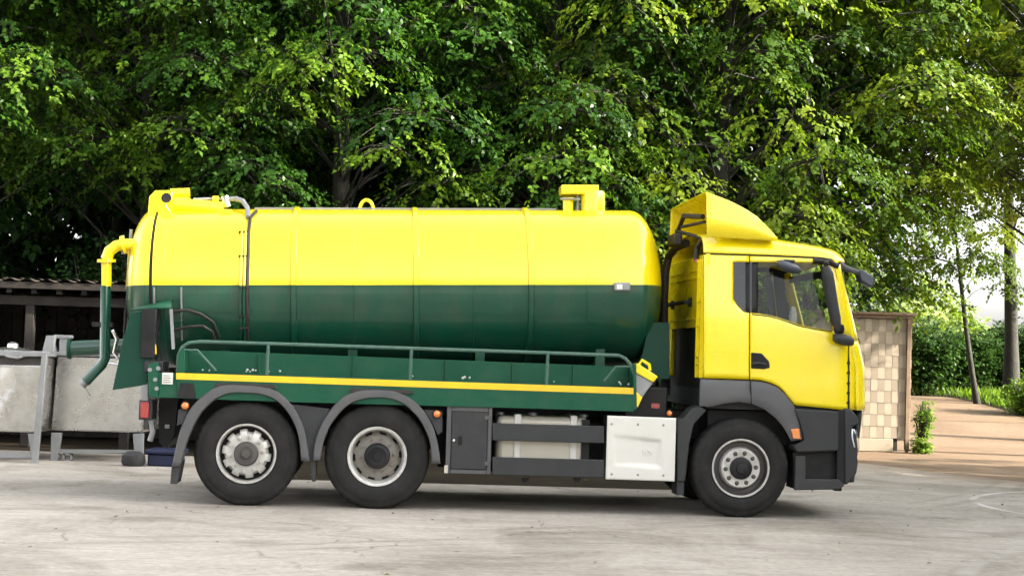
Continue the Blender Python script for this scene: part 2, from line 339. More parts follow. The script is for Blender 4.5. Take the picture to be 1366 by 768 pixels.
# ---- tank
A = T(216, 384.5, 1.25); B = T(839, 384, 1.25); RT = .862
ax = B - A; TLEN = ax.length; tilt = math.atan2(ax.z, ax.x)
def ring_pts(s, r, n=72): return [(s, r * math.cos(2 * math.pi * k / n), r * math.sin(2 * math.pi * k / n)) for k in range(n)]
def shell_half(stations, upper, n=40):
    rows = []
    for s, r in stations:
        rows.append([(s, -r * math.cos(math.pi * k / n), (1 if upper else -1) * r * math.sin(math.pi * k / n)) for k in range(n + 1)])
    return MB().grid(rows)
def dome(s0, depth, sign, n=12): return [(s0 + sign * depth * math.sin(a), RT * math.cos(a)) for a in [math.pi / 2 * i / n * .999 for i in range(n + 1)]]
body_st = [(i * TLEN / 10, RT) for i in range(10)] + dome(TLEN, .335, 1)
tank = empty('tank', A); tank.parent = truck; tank.rotation_euler.y = -tilt
shell_half(body_st, True).build('upper_shell', 'yellow', tank)
shell_half(body_st, False).build('lower_shell', 'green', tank)
def TK(px, py, v):                       # photo pixel -> tank coordinates
    q = T(px, py, v) - A; c, s = math.cos(tilt), math.sin(tilt); return Vector((q.x * c + q.z * s, q.y, -q.x * s + q.z * c))
for i, px in enumerate((397, 553, 699)):
    s0 = TK(px, 283, 1.25).x
    for up in (True, False):
        st = [(s0 - .034, RT - .002), (s0 - .03, RT + .02), (s0 - .022, RT + .028), (s0 + .022, RT + .028), (s0 + .03, RT + .02), (s0 + .034, RT - .002)]
        shell_half(st, up).build('stiffening_rib', 'yellow' if up else 'green', tank)
for px in (232, 474, 626, 770):          # weld seams, thin raised beads
    s0 = TK(px, 283, 1.25).x
    for up in (True, False):
        shell_half([(s0 - .008, RT - .001), (s0 - .004, RT + .0035), (s0 + .004, RT + .0035), (s0 + .008, RT - .001)], up).build('weld_seam', 'yellow' if up else 'green', tank)
# rear door: domed, with a flange and a dark gap towards the shell
for up in (True, False):
    st = [(-.02, RT + .012)] + [(-.055, RT + .012), (-.06, RT)] + dome(-.06, .30, -1)[1:]
    shell_half(st, up).build('rear_door', 'yellow' if up else 'green', tank)
MB().lathe([(RT - .03, -.03), (RT + .004, -.03), (RT + .004, .012), (RT - .03, .012)], 72, ax='x').build('door_seal', 'black', tank)
for up in (True, False):
    shell_half([(.012, RT - .001), (.012, RT + .014), (.05, RT + .014), (.055, RT - .001)], up).build('door_flange', 'yellow' if up else 'green', tank)
# front end plate reflector, small white marker lamp box on the colour line
q = TK(829, 384, .42); MB().box(q.x - .085, q.x + .085, -RT - .035, -RT + .05, q.z - .03, q.z + .055).build('marker_lamp', 'galv', tank, bevel=.008)
MB().box(q.x - .06, q.x + .0, -RT - .042, -RT - .034, q.z - .015, q.z + .035).build('marker_lens', 'clear', tank)
MB().box(q.x + .012, q.x + .07, -RT - .042, -RT - .034, q.z - .015, q.z + .035).build('marker_lens', 'galv', tank)
# lifting eye
q = TK(489, 280, 1.25); pts = [(q.x + .075 * math.cos(t), 0, RT - .005 + max(0, math.sin(t)) * .115) for t in [math.pi * i / 14 for i in range(15)]]
MB().tube(pts, .02, 8).build('lifting_eye', 'yellow', tank)
# walkway strip along the crown
a0, a1 = TK(340, 281, 1.25).x, TK(742, 281, 1.25).x
MB().box(a0, a1, -.02, .28, RT + .004, RT + .022).build('crown_walkway', 'galv', tank)
# manhole turret
a = TK(748, 264, 1.25).x; e = TK(797, 264, 1.25).x; sc = RT
MB().lathe([(.0, .02), (.058, .02), (.058, .16), (.075, .16), (.075, .185), (0, .185)], 28, (a + .075, -.06, sc - .05), 'z').build('valve_pot', 'yellow', tank)
MB().lathe([(0, 0), (.135, 0), (.135, .235), (.12, .262), (0, .266)], 32, (e - .055, -.04, sc - .05), 'z').build('manhole_neck', 'yellow', tank)
MB().box(a - .005, e + .0, -.13, .16, sc + .17, sc + .275).build('manhole_cover', 'yellow', tank, bevel=.012)
MB().tube([(a - .02, -.13, sc + .12), (a + .2, -.13, sc + .115)], .012, 6).tube([(a + .19, -.02, sc - .02), (a + .19, -.02, sc + .17)], .02, 6).build('clamp_bar', 'galv', tank)
# rear door hydraulics on the crown
def uz(px, py, v): q = T(px, py, v); return q.x, q.z
v0 = .95
hb = MB().prism(TP([(199, 262), (207, 254), (229, 254), (231, 262), (222, 270), (222, 275), (229, 284), (226, 291), (210, 292), (197, 312), (190, 326), (196, 300)], v0), v0, v0 + .05)
hb.build('door_hinge_plate', 'yellow', truck, bevel=.008)
q = T(222, 264, v0); MB().lathe([(0, -.006), (.05, -.006), (.055, .0)], 20, tuple(q)).build('hinge_bore', 'black', truck)
hb2 = MB(); hb2.v = [(x, y + .5, z) for x, y, z in hb.v]; hb2.f = hb.f; hb2.build('door_hinge_plate', 'yellow', truck, bevel=.008)
l, r_, tt, bt = uz(231, 0, 1.2)[0], uz(301, 0, 1.2)[0], uz(0, 264, 1.2)[1], uz(0, 284, 1.2)[1]
p0 = T(226, 272, 1.2); p1 = T(254, 257, 1.2)
MB().tube([T(228, 259, 1.2), T(253, 258, 1.2)], .06, 14).build('hinge_tube', 'yellow', truck)
MB().tube([T(232, 273, 1.05), T(298, 279, 1.05)], [.075, .075], 18).build('hydraulic_cylinder', 'yellow', truck)
MB().prism(TP([(229, 263), (250, 263), (262, 270), (248, 274), (240, 287), (229, 287)], 1.06), 1.06, 1.1).build('cylinder_bracket', 'yellow', truck, bevel=.006)
MB().box(*(T(291, 290, .98).x, T(310, 290, .98).x), .9, 1.5, T(300, 292, .98).z, T(300, 280, .98).z).build('cylinder_foot', 'yellow', truck, bevel=.01)
MB().tube([T(258, 266, 1.1), T(288, 265, 1.1), T(296, 266, 1.1)], .016, 8).build('hydraulic_pipe', 'galv', truck)
MB().tube([T(284, 266, 1.1), T(292, 266, 1.1)], .038, 10).build('pipe_union', 'stripe', truck)
MB().tube([T(300, 262, 1.1), T(303, 276, 1.1)], .045, 10).build('hydraulic_valve', 'chrome', truck)
MB().tube([T(304, 266, 1.1), T(315, 265, 1.08), T(324, 268, 1.02), T(330, 277, .9), T(331, 290, .75)], .026, 8).build('hydraulic_hose', 'galv', truck)
# strap with pipes and cable running down the side at px 328
def on_tank(px, py, out=.02):
    d = ray(px, py); best = None; lo, hi = .15, 1.25
    for i in range(400):
        v = lo + (hi - lo) * i / 399; q = TK(px, py, v); rr = math.hypot(q.y, q.z)
        if rr <= RT: best = q; break
    q = best or TK(px, py, 1.2); k = (RT + out) / max(.01, math.hypot(q.y, q.z)); return Vector((q.x, q.y * k, q.z * k))
MB().tube([on_tank(342, 284), on_tank(334, 292), on_tank(332, 310), on_tank(331, 345), on_tank(330, 380), on_tank(330, 415), on_tank(331, 452)], .018, 8).build('cable', 'brownhose', tank)
for dx in (-9, -4):
    MB().tube([on_tank(332 + dx, 310), on_tank(331 + dx, 345), on_tank(330 + dx, 381)], .016, 8).build('vent_pipe', 'yellow', tank)
    MB().tube([on_tank(330 + dx, 381), on_tank(330 + dx, 415), on_tank(331 + dx, 453)], .016, 8).build('vent_pipe', 'green', tank)
for py in (311, 343, 384, 420, 436):
    q = on_tank(327, py, .02); MB().box(q.x - .065, q.x + .04, q.y - .012, q.y + .02, q.z - .010, q.z + .010).build('pipe_clamp', 'black', tank)
for px in (206, 242):
    MB().tube([on_tank(px, 383), on_tank(px, 400), on_tank(px + 1, 452)], .012, 6).build('level_tube', 'galv', tank)
for k, pts in enumerate(([(230, 414), (250, 412), (268, 417), (285, 428), (293, 447)], [(230, 436), (252, 431), (272, 430), (284, 437), (288, 449)])):
    MB().tube([on_tank(a, c, .03 + .05 * k) for a, c in pts], .016, 8).build('side_hose', 'brownhose', tank)
# saddle under the tank and front support plate
for px in (300, 470, 640, 800):
    q = T(px, 480, .75); MB().box(q.x - .05, q.x + .05, .72, 1.78, 1.05, 1.75).build('tank_saddle', 'green', truck)
MB().prism(TP([(846, 505), (858, 470), (866, 430), (893, 430), (893, 505)], .62), .62, .68).build('front_support_plate', 'green_dark', truck)
MB().prism(TP([(846, 505), (858, 470), (866, 430), (893, 430), (893, 505)], .62), 1.85, 1.9).build('front_support_plate', 'green_dark', truck)

# ---- suction pipe at the rear
v = .75
MB().tube([T(186, 326, v), T(166, 326, v), T(155, 328, v), T(146, 335, v), T(142, 346, v)], .062, 16).tube([T(142, 350, v), T(142, 382, v)], .053, 16).build('suction_elbow', 'yellow', truck)
for c, d in (((167, 326), (163, 327)), ((142, 346), (142, 350))):
    MB().tube([T(*c, v), T(*d, v)], .098, 18).build('pipe_flange', 'yellow', truck)
for s_ in (-1, 1):
    MB().tube([T(166, 326 - 10 * s_, v), T(162, 327 - 10 * s_, v)], .02, 6).build('flange_bolt', 'galv', truck)
MB().tube([T(141, 381, v), T(140, 478, v), T(136, 486, v), T(114, 509, v)], .054, 16).build('suction_pipe', 'green_gloss', truck)
MB().tube([T(115, 508, v), T(109, 514, v)], .044, 14).build('pipe_outlet', 'galv', truck)
MB().tube([T(111, 512, v), T(117, 522, v), T(121, 529, v)], .008, 5).build('outlet_chain', 'galv', truck)
MB().tube([T(174, 322, .9), T(170, 386, .9)], .02, 8).build('level_gauge', 'stripe', truck)
MB().tube([T(175, 306, .9), T(174, 322, .9)], .017, 8).build('gauge_tip', 'galv', truck)
MB().box(T(141, 0, v).x, T(168, 0, v).x, v - .03, v + .1, T(150, 436, v).z, T(150, 430, v).z).build('pipe_bracket', 'black', truck)
MB().tube([T(170, 388, .9), T(166, 452, .9)], .014, 6).build('gauge_rod', 'black', truck)
MB().tube([T(93, 465, 1.9), T(175, 461, 1.9)], .09, 18).build('drain_pipe', 'green_gloss', truck)
MB().tube([T(91, 465, 1.9), T(95, 465, 1.9)], .115, 18).build('drain_cap', 'green2', truck)
MB().tube([T(150, 440, .7), T(156, 452, .7), T(152, 470, .7), T(158, 478, .7)], .022, 8).tube([T(145, 484, .7), T(158, 486, .7), T(160, 474, .7)], .016, 8).build('valve_lever', 'chrome', truck)

# ---- rear side plate, black box and bracket
MB().prism(TP([(175, 417), (207, 413), (209, 471), (203, 478), (197, 486), (196, 513), (150, 520), (164, 453)], .12), .12, .15).build('rear_side_plate', 'green_dark', truck, bevel=.004)
bb = MB(); a, c, d, e = T(174, 415, .12), T(207, 412, .12), T(229, 401, .5), T(200, 405, .5)
bb.add([a, c, T(229, 412, .12), T(229, 401, .42), T(205, 406, .42)], [(0, 1, 2, 3, 4)]); bb.build('plate_cap', 'green2', truck, solid=.02)
MB().box(T(207, 0, .12).x, T(226, 0, .12).x, .08, .4, T(216, 478, .12).z, T(216, 412.5, .12).z).build('tool_case', 'black', truck, bevel=.008)
MB().prism(TP([(226, 412), (230, 412), (233, 465), (229, 466)], .1), .1, .13).build('case_strip', 'galv', truck)
MB().prism(TP([(194, 459), (208, 459), (209, 472), (203, 472), (203, 464), (194, 464)], .1), .09, .12).build('latch_handle', 'stripe', truck, bevel=.004)
MB().prism(TP([(198, 486), (205, 483), (212, 484), (212, 531), (198, 527)], .05), .03, .08).build('rear_bracket', 'green2', truck, bevel=.006)
MB().prism(TP([(212, 497), (240, 498), (240, 531), (212, 530)], .03), .03, .08).build('rear_bracket_plate', 'green2', truck, bevel=.004)
MB().box(T(212, 0, .1).x, T(237, 0, .1).x, .1, .6, T(225, 497, .1).z, T(225, 482, .1).z).build('rear_tray_box', 'dgrey', truck, bevel=.008)
for px, py in ((200, 493), (211, 491), (207, 506), (209, 518)): MB().lathe([(0, -.012), (.022, -.012), (.022, .02)], 10, tuple(T(px, py, .03))).build('bracket_bolt', 'galv', truck)
q = T(216, 512, .02); e = T(231, 497, .02)
MB().box(q.x, e.x, .016, .022, q.z, e.z).build('reference_label', 'white', truck)
for k in range(4): MB().box(q.x + .012, e.x - .02 - .012 * (k % 2), .013, .0155, q.z + .018 + k * .022, q.z + .024 + k * .022).build('label_print', 'grey', truck)
q = T(187, 557, .1); e = T(199, 536, .1)
MB().box(q.x - .02, e.x + .03, .12, .5, q.z - .02, e.z + .02).build('rear_lamp_box', 'dgrey', truck, bevel=.01)
MB().box(q.x, e.x, .09, .13, q.z, e.z).build('rear_lamp', 'red', truck, bevel=.008)
MB().prism(TP([(188, 514), (197, 512), (197, 534), (189, 534)], .12), .12, .16).build('lamp_bracket', 'galv', truck)
MB().prism(TP([(241, 510), (258, 511), (261, 531), (236, 530)], -.01), -.014, .03).build('lamp_mount', 'black', truck)
MB().prism(TP([(212, 531), (238, 531), (232, 580), (222, 598), (212, 590)], .45), .45, 2.05).build('rear_guard', 'black', truck)
MB().tube([T(202, 560, .4), T(204, 576, .4), T(200, 588, .4)], .03, 8).build('rear_coupling', 'galv', truck)
MB().prism(TP([(220, 566), (226, 566), (226, 571), (220, 571)], .44), .435, .448).build('guard_label', 'galv', truck)

# ---- platform, stripe, tray and rails
sk = MB().prism(TP([(236, 497), (845, 519.5), (846, 549), (700, 544.5), (590, 541.5), (400, 536.5), (237, 531)], 0), 0, .05)
sk.build('side_skirt', 'green2', truck, bevel=.004)
mirror_v(sk).build('side_skirt', 'green2', truck)
st = MB().prism(TP([(235, 497), (845, 517), (845, 525.5), (235, 505.5)], -.004), -.005, .0)
st.build('reflective_stripe', 'stripe', truck); mirror_v(st).build('reflective_stripe', 'stripe', truck)
fl = MB(); q0, q1 = T(236, 496.5, 0), T(845, 519, 0)
fl.add([(q0.x, .05, q0.z - .01), (q1.x, .05, q1.z - .01), (q1.x, .62, q1.z - .01), (q0.x, .62, q0.z - .01)], [(0, 1, 2, 3)])
fl.build('hose_tray', 'green2', truck, solid=.02); mirror_v(fl).build('hose_tray', 'green2', truck, solid=.02)
tw = MB().prism(TP([(241, 466), (838, 489), (838, 520), (241, 497)], .32), .32, .34); tw.build('tray_wall', 'green2', truck); mirror_v(tw).build('tray_wall', 'green2', truck)
MB().prism(TP([(236, 497), (238, 472), (243, 464), (247, 466), (247, 497)], .02), .0, .3).build('tray_end_plate', 'green2', truck, bevel=.004)
rail = [(237, 496), (238, 474), (243, 463), (252, 457), (268, 455.5), (400, 459.5), (548, 464.5), (700, 469.5), (826, 474), (834, 478), (841, 486), (846, 500)]
for mir in (0, 1):
    rb = MB().tube([T(a, c, .03) for a, c in rail], .019, 8); (mirror_v(rb) if mir else rb).build('tray_rail', 'green_rail', truck)
    for path in ([(239, 466.5), (263, 466.5), (288, 494)], [(845, 488.5), (822, 489), (806, 508)]):
        rb = MB().tube([T(a, c, .03) for a, c in path], .013, 8); (mirror_v(rb) if mir else rb).build('rail_brace', 'green_rail', truck)
    for px in (358, 549, 731):
        rb = MB().tube([T(px, 456 + (px - 240) * .031, .03), T(px - 2, 499 + (px - 240) * .034 - 3, .03)], .018, 8); (mirror_v(rb) if mir else rb).build('rail_post', 'green_rail', truck)
for px in (364, 489, 611, 700, 780): MB().box(T(px, 0, .3).x - .012, T(px, 0, .3).x + .012, .295, .318, T(px, 497 + (px - 240) * .036, .3).z, T(px, 468 + (px - 240) * .036, .3).z).build('wall_stiffener', 'green2', truck)
rnd = random.Random(4)
for px, n in ((270, 1), (279, 1), (326, 2), (333, 2), (340, 1), (354, 1), (373, 1), (548, 1), (617, 3), (624, 2), (735, 1), (825, 3), (835, 2)):     # bright bolt heads and gravel in the tray
    for k in range(n):
        py = 493 + (px - 240) * .0335 - rnd.random() * 3; q = T(px + rnd.random() * 5, py, .06); r = rnd.uniform(.008, .016)
        MB().lathe([(0, -r), (r * .8, -r * .5), (r, 0), (r * .7, r * .6), (0, r)], 7, tuple(q)).build('tray_bolt', 'grime', truck)
# yellow wheel chock in its holder
ck = MB().prism(TP([(846, 486), (850, 484), (878, 502), (872, 510), (848, 497)], .02), .02, .24); ck.build('wheel_chock', 'yellow', truck, bevel=.01)
MB().prism(TP([(847, 497), (872, 510), (862, 523), (857, 531), (848, 520)], .02), .04, .22).build('chock_body', 'galv', truck, bevel=.006)
MB().prism(TP([(848, 521), (857, 530), (851, 543), (848, 542)], .02), .02, .24).build('chock_tip', 'yellow', truck, bevel=.006)
MB().tube([T(853, 486, .13), T(856, 480, .13), T(866, 486, .13), T(867, 494, .13)], .018, 8).build('chock_handle', 'yellow', truck)
MB().prism(TP([(844, 485), (848, 485), (849, 545), (845, 546)], .03), .0, .3).build('chock_holder', 'green2', truck)

# ---- chassis
for va in (.80, 1.62):
    MB().box(-3.6, 3.1, va, va + .08, .78, 1.06).build('frame_rail', 'black', truck)
for u in (-3.3, -2.0, -.6, .6, 1.9): MB().box(u - .06, u + .06, .88, 1.62, .82, 1.0).build('cross_member', 'black', truck)
MB().box(T(600, 0, .5).x, T(900, 0, .5).x, .5, 2.0, .5, .95).build('underbody_unit', 'black', truck, bevel=.03)
MB().box(T(848, 0, .3).x, T(905, 0, .3).x, .32, 1.0, T(870, 560, .3).z, T(870, 516, .3).z).build('battery_box', 'black', truck, bevel=.02)
MB().box(T(866, 0, .3).x, T(890, 0, .3).x, .36, .95, T(870, 516, .3).z, T(870, 503, .3).z).build('air_box', 'black', truck, bevel=.02)
q = T(869, 544, .31); e = T(880, 538, .31); MB().box(q.x, e.x, .312, .319, q.z, e.z).build('warning_sticker', 'red', truck)
MB().tube([T(892, 556, .1), T(892, 549, .1)], .012, 6).build('filler_pin', 'white', truck)

# ---- wheels
def tyre_mesh(r, wd, rim=.292):
    prof = [(rim, .035), (rim + .012, .02), (rim + .05, .004), (rim + .1, 0), (rim + .14, .004), (r - .075, .012), (r - .07, .016), (r - .045, .018), (r - .02, .028), (r - .004, .05),
            (r, .075), (r, .1), (r - .012, .104), (r - .012, .114), (r, .118), (r, wd / 2 - .006), (r - .012, wd / 2 - .003), (r - .012, wd / 2 + .003), (r, wd / 2 + .006), (r, wd - .118), (r - .012, wd - .114), (r - .012, wd - .104), (r, wd - .1), (r, wd - .06), (r - .03, wd - .02), (r - .1, wd), (rim + .02, wd - .02), (rim - .01, wd - .03)]
    def rf(i, k, q):
        if 7 <= i <= 9 and k % 4 == 0: return q - .011
        return q
    return MB().lathe(prof, 144, rfun=rf).mesh('tyre', 50)
def scallop(prof, n, depth, seg=160, lo=0):
    def rf(i, k, q):
        ph = (k / seg * n) % 1
        return q - depth * (1 if .30 < ph < .70 else 0) if q > lo else q
    return MB().lathe(prof, seg, rfun=rf)
def add_obj(me, name, m, parent, loc=None):
    o = bpy.data.objects.new(name, me); COL.objects.link(o); o.parent = parent
    if not me.materials: me.materials.append(MT[m])
    if loc is not None: o.location = loc
    return o
nutm = MB().lathe([(0, -.03), (.012, -.03), (.016, -.024), (.016, -.006), (.024, -.004), (.024, .006)], 8).mesh('nut', 30)
def wheel(kind, u, va, r, flip=False):
    root = add_obj(tyre_mesh(r, .315), 'wheel', 'rubber', truck, (u, va, r - .004))
    if flip: root.rotation_euler.z = math.pi
    root.rotation_euler.y = .3 + u
    if kind == 'drive':
        MB().lathe([(.296, .03), (.306, .018), (.303, .008), (.288, .008), (.276, .014), (.262, .05), (.256, .12), (.25, .17)], 72).build('rim', 'steel', root)
        scallop([(.13, .118), (.19, .12), (.225, .135), (.258, .15), (.258, .165), (.13, .165)], 10, .040, lo=.24).build('wheel_disc', 'dirty_shaded_steel', root)
        MB().lathe([(.262, .18), (.0, .18)], 48).build('wheel_well', 'black', root)
        MB().lathe([(.135, .13), (.13, .05), (.122, .03), (.09, .022), (.085, .03), (.05, .03), (.045, .022), (0, .02)], 40).build('hub', 'black', root)
        rn, an = .172, .125
    elif kind == 'tag':
        MB().lathe([(.296, .03), (.306, .016), (.303, .006), (.290, .006), (.281, .02), (.276, .07), (.27, .12)], 72).build('rim', 'steel', root)
        MB().lathe([(.276, .14), (.0, .14)], 48).build('wheel_well', 'black', root)
        scallop([(.12, .022), (.20, .02), (.23, .035), (.25, .06), (.25, .10), (.12, .10)], 10, .028, lo=.225).build('wheel_disc', 'steel', root)
        MB().lathe([(.125, .03), (.122, -.02), (.11, -.034), (.07, -.036), (.066, -.028), (.045, -.028), (.04, -.05), (0, -.052)], 40).build('hub', 'rimdark', root)
        rn, an = .172, .022
    else:
        MB().lathe([(.296, .03), (.306, .016), (.303, .006), (.291, .006), (.283, .016)], 72).build('rim', 'steel', root)
        MB().lathe([(.283, .016), (.277, .05), (.268, .09), (.23, .095), (.0, .1)], 72).build('wheel_well', 'rimdark', root)
        MB().lathe([(.115, .012), (.195, .008), (.205, .016), (.212, .05), (.22, .09), (.115, .09)], 72).build('wheel_disc', 'steel', root)
        MB().lathe([(.118, .02), (.114, -.02), (.10, -.03), (.06, -.03), (.055, -.05), (.03, -.055), (0, -.056)], 40).build('hub', 'black', root)
        rn, an = .160, .010
    for k in range(10):
        th = 2 * math.pi * (k + .5) / 10; add_obj({'front': nutm_d, 'drive': nutm_g, 'tag': nutm}[kind], 'wheel_nut', 'steel', root, (rn * math.cos(th), an, rn * math.sin(th)))
    return root
nutm_g = nutm.copy(); nutm_g.materials.append(MT['dirty_shaded_steel']); nutm_d = nutm.copy(); nutm_d.materials.append(MT['rimdark'])
u1, u2, u3 = -2.655, -1.327, 2.45
for k, u, r in (('tag', u1, .532), ('drive', u2, .538), ('front', u3, .516)):
    wheel(k, u, .03, r); wheel(k, u, W - .03, r, True)
for va in (.36, W - .36 - .315):
    o = add_obj(tyre_mesh(.538, .3), 'wheel', 'rubber', truck, (u2, va, .534)); MB().lathe([(.29, .03), (.25, .08), (0, .09)], 40).build('wheel_well', 'rimdark', o)
for u, r in ((u1, .53), (u2, .53), (u3, .51)): MB().tube([(u, .3, r), (u, 2.2, r)], .09, 12).lathe([(0, -.25), (.2, -.2), (.26, 0), (.2, .2), (0, .25)], 16, (u, 1.25, r)).build('axle', 'black', truck)

# ---- mudguards
def mudguard(outer, inner, name='mudguard', vf=-.03, depth=.46):
    b = MB(); n = 40
    def samp(pts):
        L = [0]
        for i in range(1, len(pts)): L.append(L[-1] + math.hypot(pts[i][0] - pts[i - 1][0], pts[i][1] - pts[i - 1][1]))
        out = []
        for k in range(n + 1):
            d = L[-1] * k / n; i = max(0, min(len(pts) - 2, next((j for j in range(len(L) - 1) if L[j + 1] >= d - 1e-9), len(pts) - 2)))
            t = (d - L[i]) / max(1e-9, L[i + 1] - L[i]); out.append((pts[i][0] + (pts[i + 1][0] - pts[i][0]) * t, pts[i][1] + (pts[i + 1][1] - pts[i][1]) * t))
        for _ in range(2): out = [out[0]] + [tuple((out[i - 1][c] + 2 * out[i][c] + out[i + 1][c]) / 4 for c in (0, 1)) for i in range(1, n)] + [out[-1]]
        return out
    so_, si = samp(outer), samp(inner); rows = []
    for (ox, oy), (ix, iy) in zip(so_, si):
        o, i_ = T(ox, oy, vf), T(ix, iy, vf); m = (o + i_) / 2
        e = lambda p, v: Vector((p.x, v, p.z))
        rows.append([e(i_, vf + .06), e(i_, vf + .015), e(i_ + (o - i_) * .08, vf), e(m, vf - .004), e(o + (i_ - o) * .12, vf), e(o, vf + .02), e(o, vf + .06), e(o, vf + depth)])
    b.grid(rows); return b
g1 = mudguard([(229, 622), (233.6, 599), (240, 572), (252, 545), (271, 526.5), (289.5, 513), (305, 511.5), (350, 514.6), (370, 520), (389, 538), (401, 558.6), (408, 579), (413.5, 614.5)],
              [(240, 622), (246, 600), (256, 572), (268, 550), (283, 535), (297, 526), (312, 523), (348, 525), (367, 531.5), (384, 548.5), (396, 572), (400, 592), (401.5, 614.5)])
g2 = mudguard([(417, 614), (419, 589), (428, 565), (441, 545), (455, 530), (472, 520.5), (492, 518.5), (529, 520), (550, 531.5), (567, 548.5), (578.5, 569), (585, 592.5), (588, 618)],
              [(427, 614), (431, 590), (440, 567), (455, 548), (468, 537), (485, 531.6), (502, 530), (519, 530.5), (539.5, 538), (560, 558.6), (572, 582), (575, 598), (576, 618)])
for g in (g1, g2):
    g.build('mudguard', 'grey', truck, solid=.012, smooth=50); mirror_v(g).build('mudguard', 'grey', truck, solid=.012, smooth=50)
MB().prism(TP([(229, 620), (242, 615), (236, 645), (227, 645)], .0), .0, .34).build('mud_flap', 'dgrey', truck, bevel=.004)
MB().prism(TP([(414, 612), (421, 612), (421, 642), (416, 642)], .02), .02, .34).build('mud_flap', 'dgrey', truck, bevel=.004)
MB().prism(TP([(389, 539), (440, 545), (425, 572), (418, 615), (413, 614), (406, 575)], .0), .03, .05).build('guard_panel', 'dgrey', truck)
MB().prism(TP([(566, 546), (590, 548), (590, 575), (584, 580), (578, 566)], .0), .0, .03).build('guard_panel', 'dgrey', truck)
MB().prism(TP([(238, 546), (252, 543), (243, 565), (236, 567)], 0), .0, .03).build('guard_panel', 'dgrey', truck)
for a, c, d, e in ((290, 510, 366, 513), (470, 517, 548, 520)):
    MB().prism(TP([(a, c), (d, e), (d + 4, e + 5), (a - 5, c + 5)], -.02), -.025, .1).build('guard_clip_strip', 'brownhose', truck)
def marker(px, py, v, r=.045):
    q = T(px, py, v); MB().lathe([(0, -.03), (r * .6, -.027), (r * .92, -.014), (r, 0), (r, .02), (0, .02)], 20, tuple(q)).build('marker_lamp', 'orange', truck)
    MB().lathe([(r * 1.0, -.004), (r * 1.22, -.004), (r * 1.22, .03), (0, .03)], 20, tuple(q)).build('lamp_rim', 'black', truck)
marker(247, 541, -.01, .038); marker(583, 552, -.01, .038); marker(893, 551, .04, .03)
MB().tube([T(893, 565, .06), T(893, 553, .06)], .03, 10).build('lamp_post', 'black', truck)

# ---- toolbox with door
q, e = T(594, 631, 0), T(657, 543, 0)
MB().box(q.x, e.x, .03, .55, q.z, e.z).build('toolbox', 'dgrey', truck, bevel=.012)
a, c = T(601, 625, 0), T(651, 550, 0)
MB().box(a.x, c.x, .012, .03, a.z, c.z).build('toolbox_door', 'dgrey', truck, bevel=.006)
MB().box(q.x, a.x - .008, .02, .03, q.z + .004, e.z - .004).box(c.x + .008, e.x, .02, .03, q.z + .004, e.z - .004).box(a.x, c.x, .02, .03, q.z + .004, a.z - .008).box(a.x, c.x, .02, .03, c.z + .008, e.z - .004).build('toolbox_frame', 'grey', truck)
p = T(614, 587, .01); MB().box(p.x - .018, p.x + .018, .004, .014, p.z - .045, p.z + .045).build('lock_plate', 'black', truck, bevel=.004)
p = T(605, 587, .01); MB().lathe([(0, -.02), (.014, -.018), (.018, 0), (.018, .012)], 12, tuple(p)).build('door_knob', 'chrome', truck)
for py in (557, 618):
    p = T(649, py, .01); MB().box(p.x - .02, p.x + .03, .004, .016, p.z - .02, p.z + .02).build('toolbox_hinge', 'grey', truck, bevel=.004)
p = T(594, 628, .0); MB().box(p.x - .01, p.x + .025, .008, .028, p.z - .02, p.z + .06).build('latch', 'offwhite', truck)

# ---- fuel tank behind two side guard bars
q, e = T(661, 632, .12), T(786, 557, .12)
MB().box(q.x, e.x, .13, .75, q.z + .05, e.z).build('fuel_tank', 'offwhite', truck, bevel=.06)
for px in (690, 765):
    p = T(px, 600, .1); MB().box(p.x - .035, p.x + .035, .112, .74, q.z + .04, e.z + .018).build('tank_strap', 'white', truck, bevel=.01)
for px in (668, 712, 780):
    p = T(px, 557, .2); MB().lathe([(0, 0), (.05, 0), (.05, .03), (0, .035)], 14, (p.x, .3, e.z), 'z').build('tank_fitting', 'galv', truck)
q, e = T(658, 590, .0), T(806, 565, .0)
for (ya, yb) in ((565, 589), (610, 635)):
    MB().prism(TP([(657, ya - 1), (806, ya + 3), (806, yb + 2), (657, yb - 2)], 0), .0, .035).build('side_guard_bar', 'dgrey', truck, bevel=.008)
for px in (700, 770): MB().prism(TP([(px - 5, 637), (px + 6, 637), (px + 2, 643), (px - 3, 643)], .1), .1, .14).build('guard_bracket', 'black', truck)
MB().box(T(793, 0, .1).x, T(803, 0, .1).x, .1, .14, T(798, 615, .1).z, T(798, 560, .1).z).build('guard_post', 'black', truck)

MB().box(-.6, 1.9, 2.0, 2.46, .40, .98).build('added_far_side_tank', 'dgrey', truck, bevel=.05)  # unseen box, added to keep far-side light from under the truck
MB().box(-.62, 1.92, 2.44, 2.48, .28, .5).build('added_far_side_guard', 'dgrey', truck, bevel=.01)  # unseen guard, added to cut the same light
MB().tube([(-1.0, 1.25, .62), (2.2, 1.25, .72)], .07, 12).build('drive_shaft', 'black', truck)
MB().tube([(-.5, .95, .48), (1.0, .95, .48)], .13, 16).build('air_reservoir', 'black', truck)
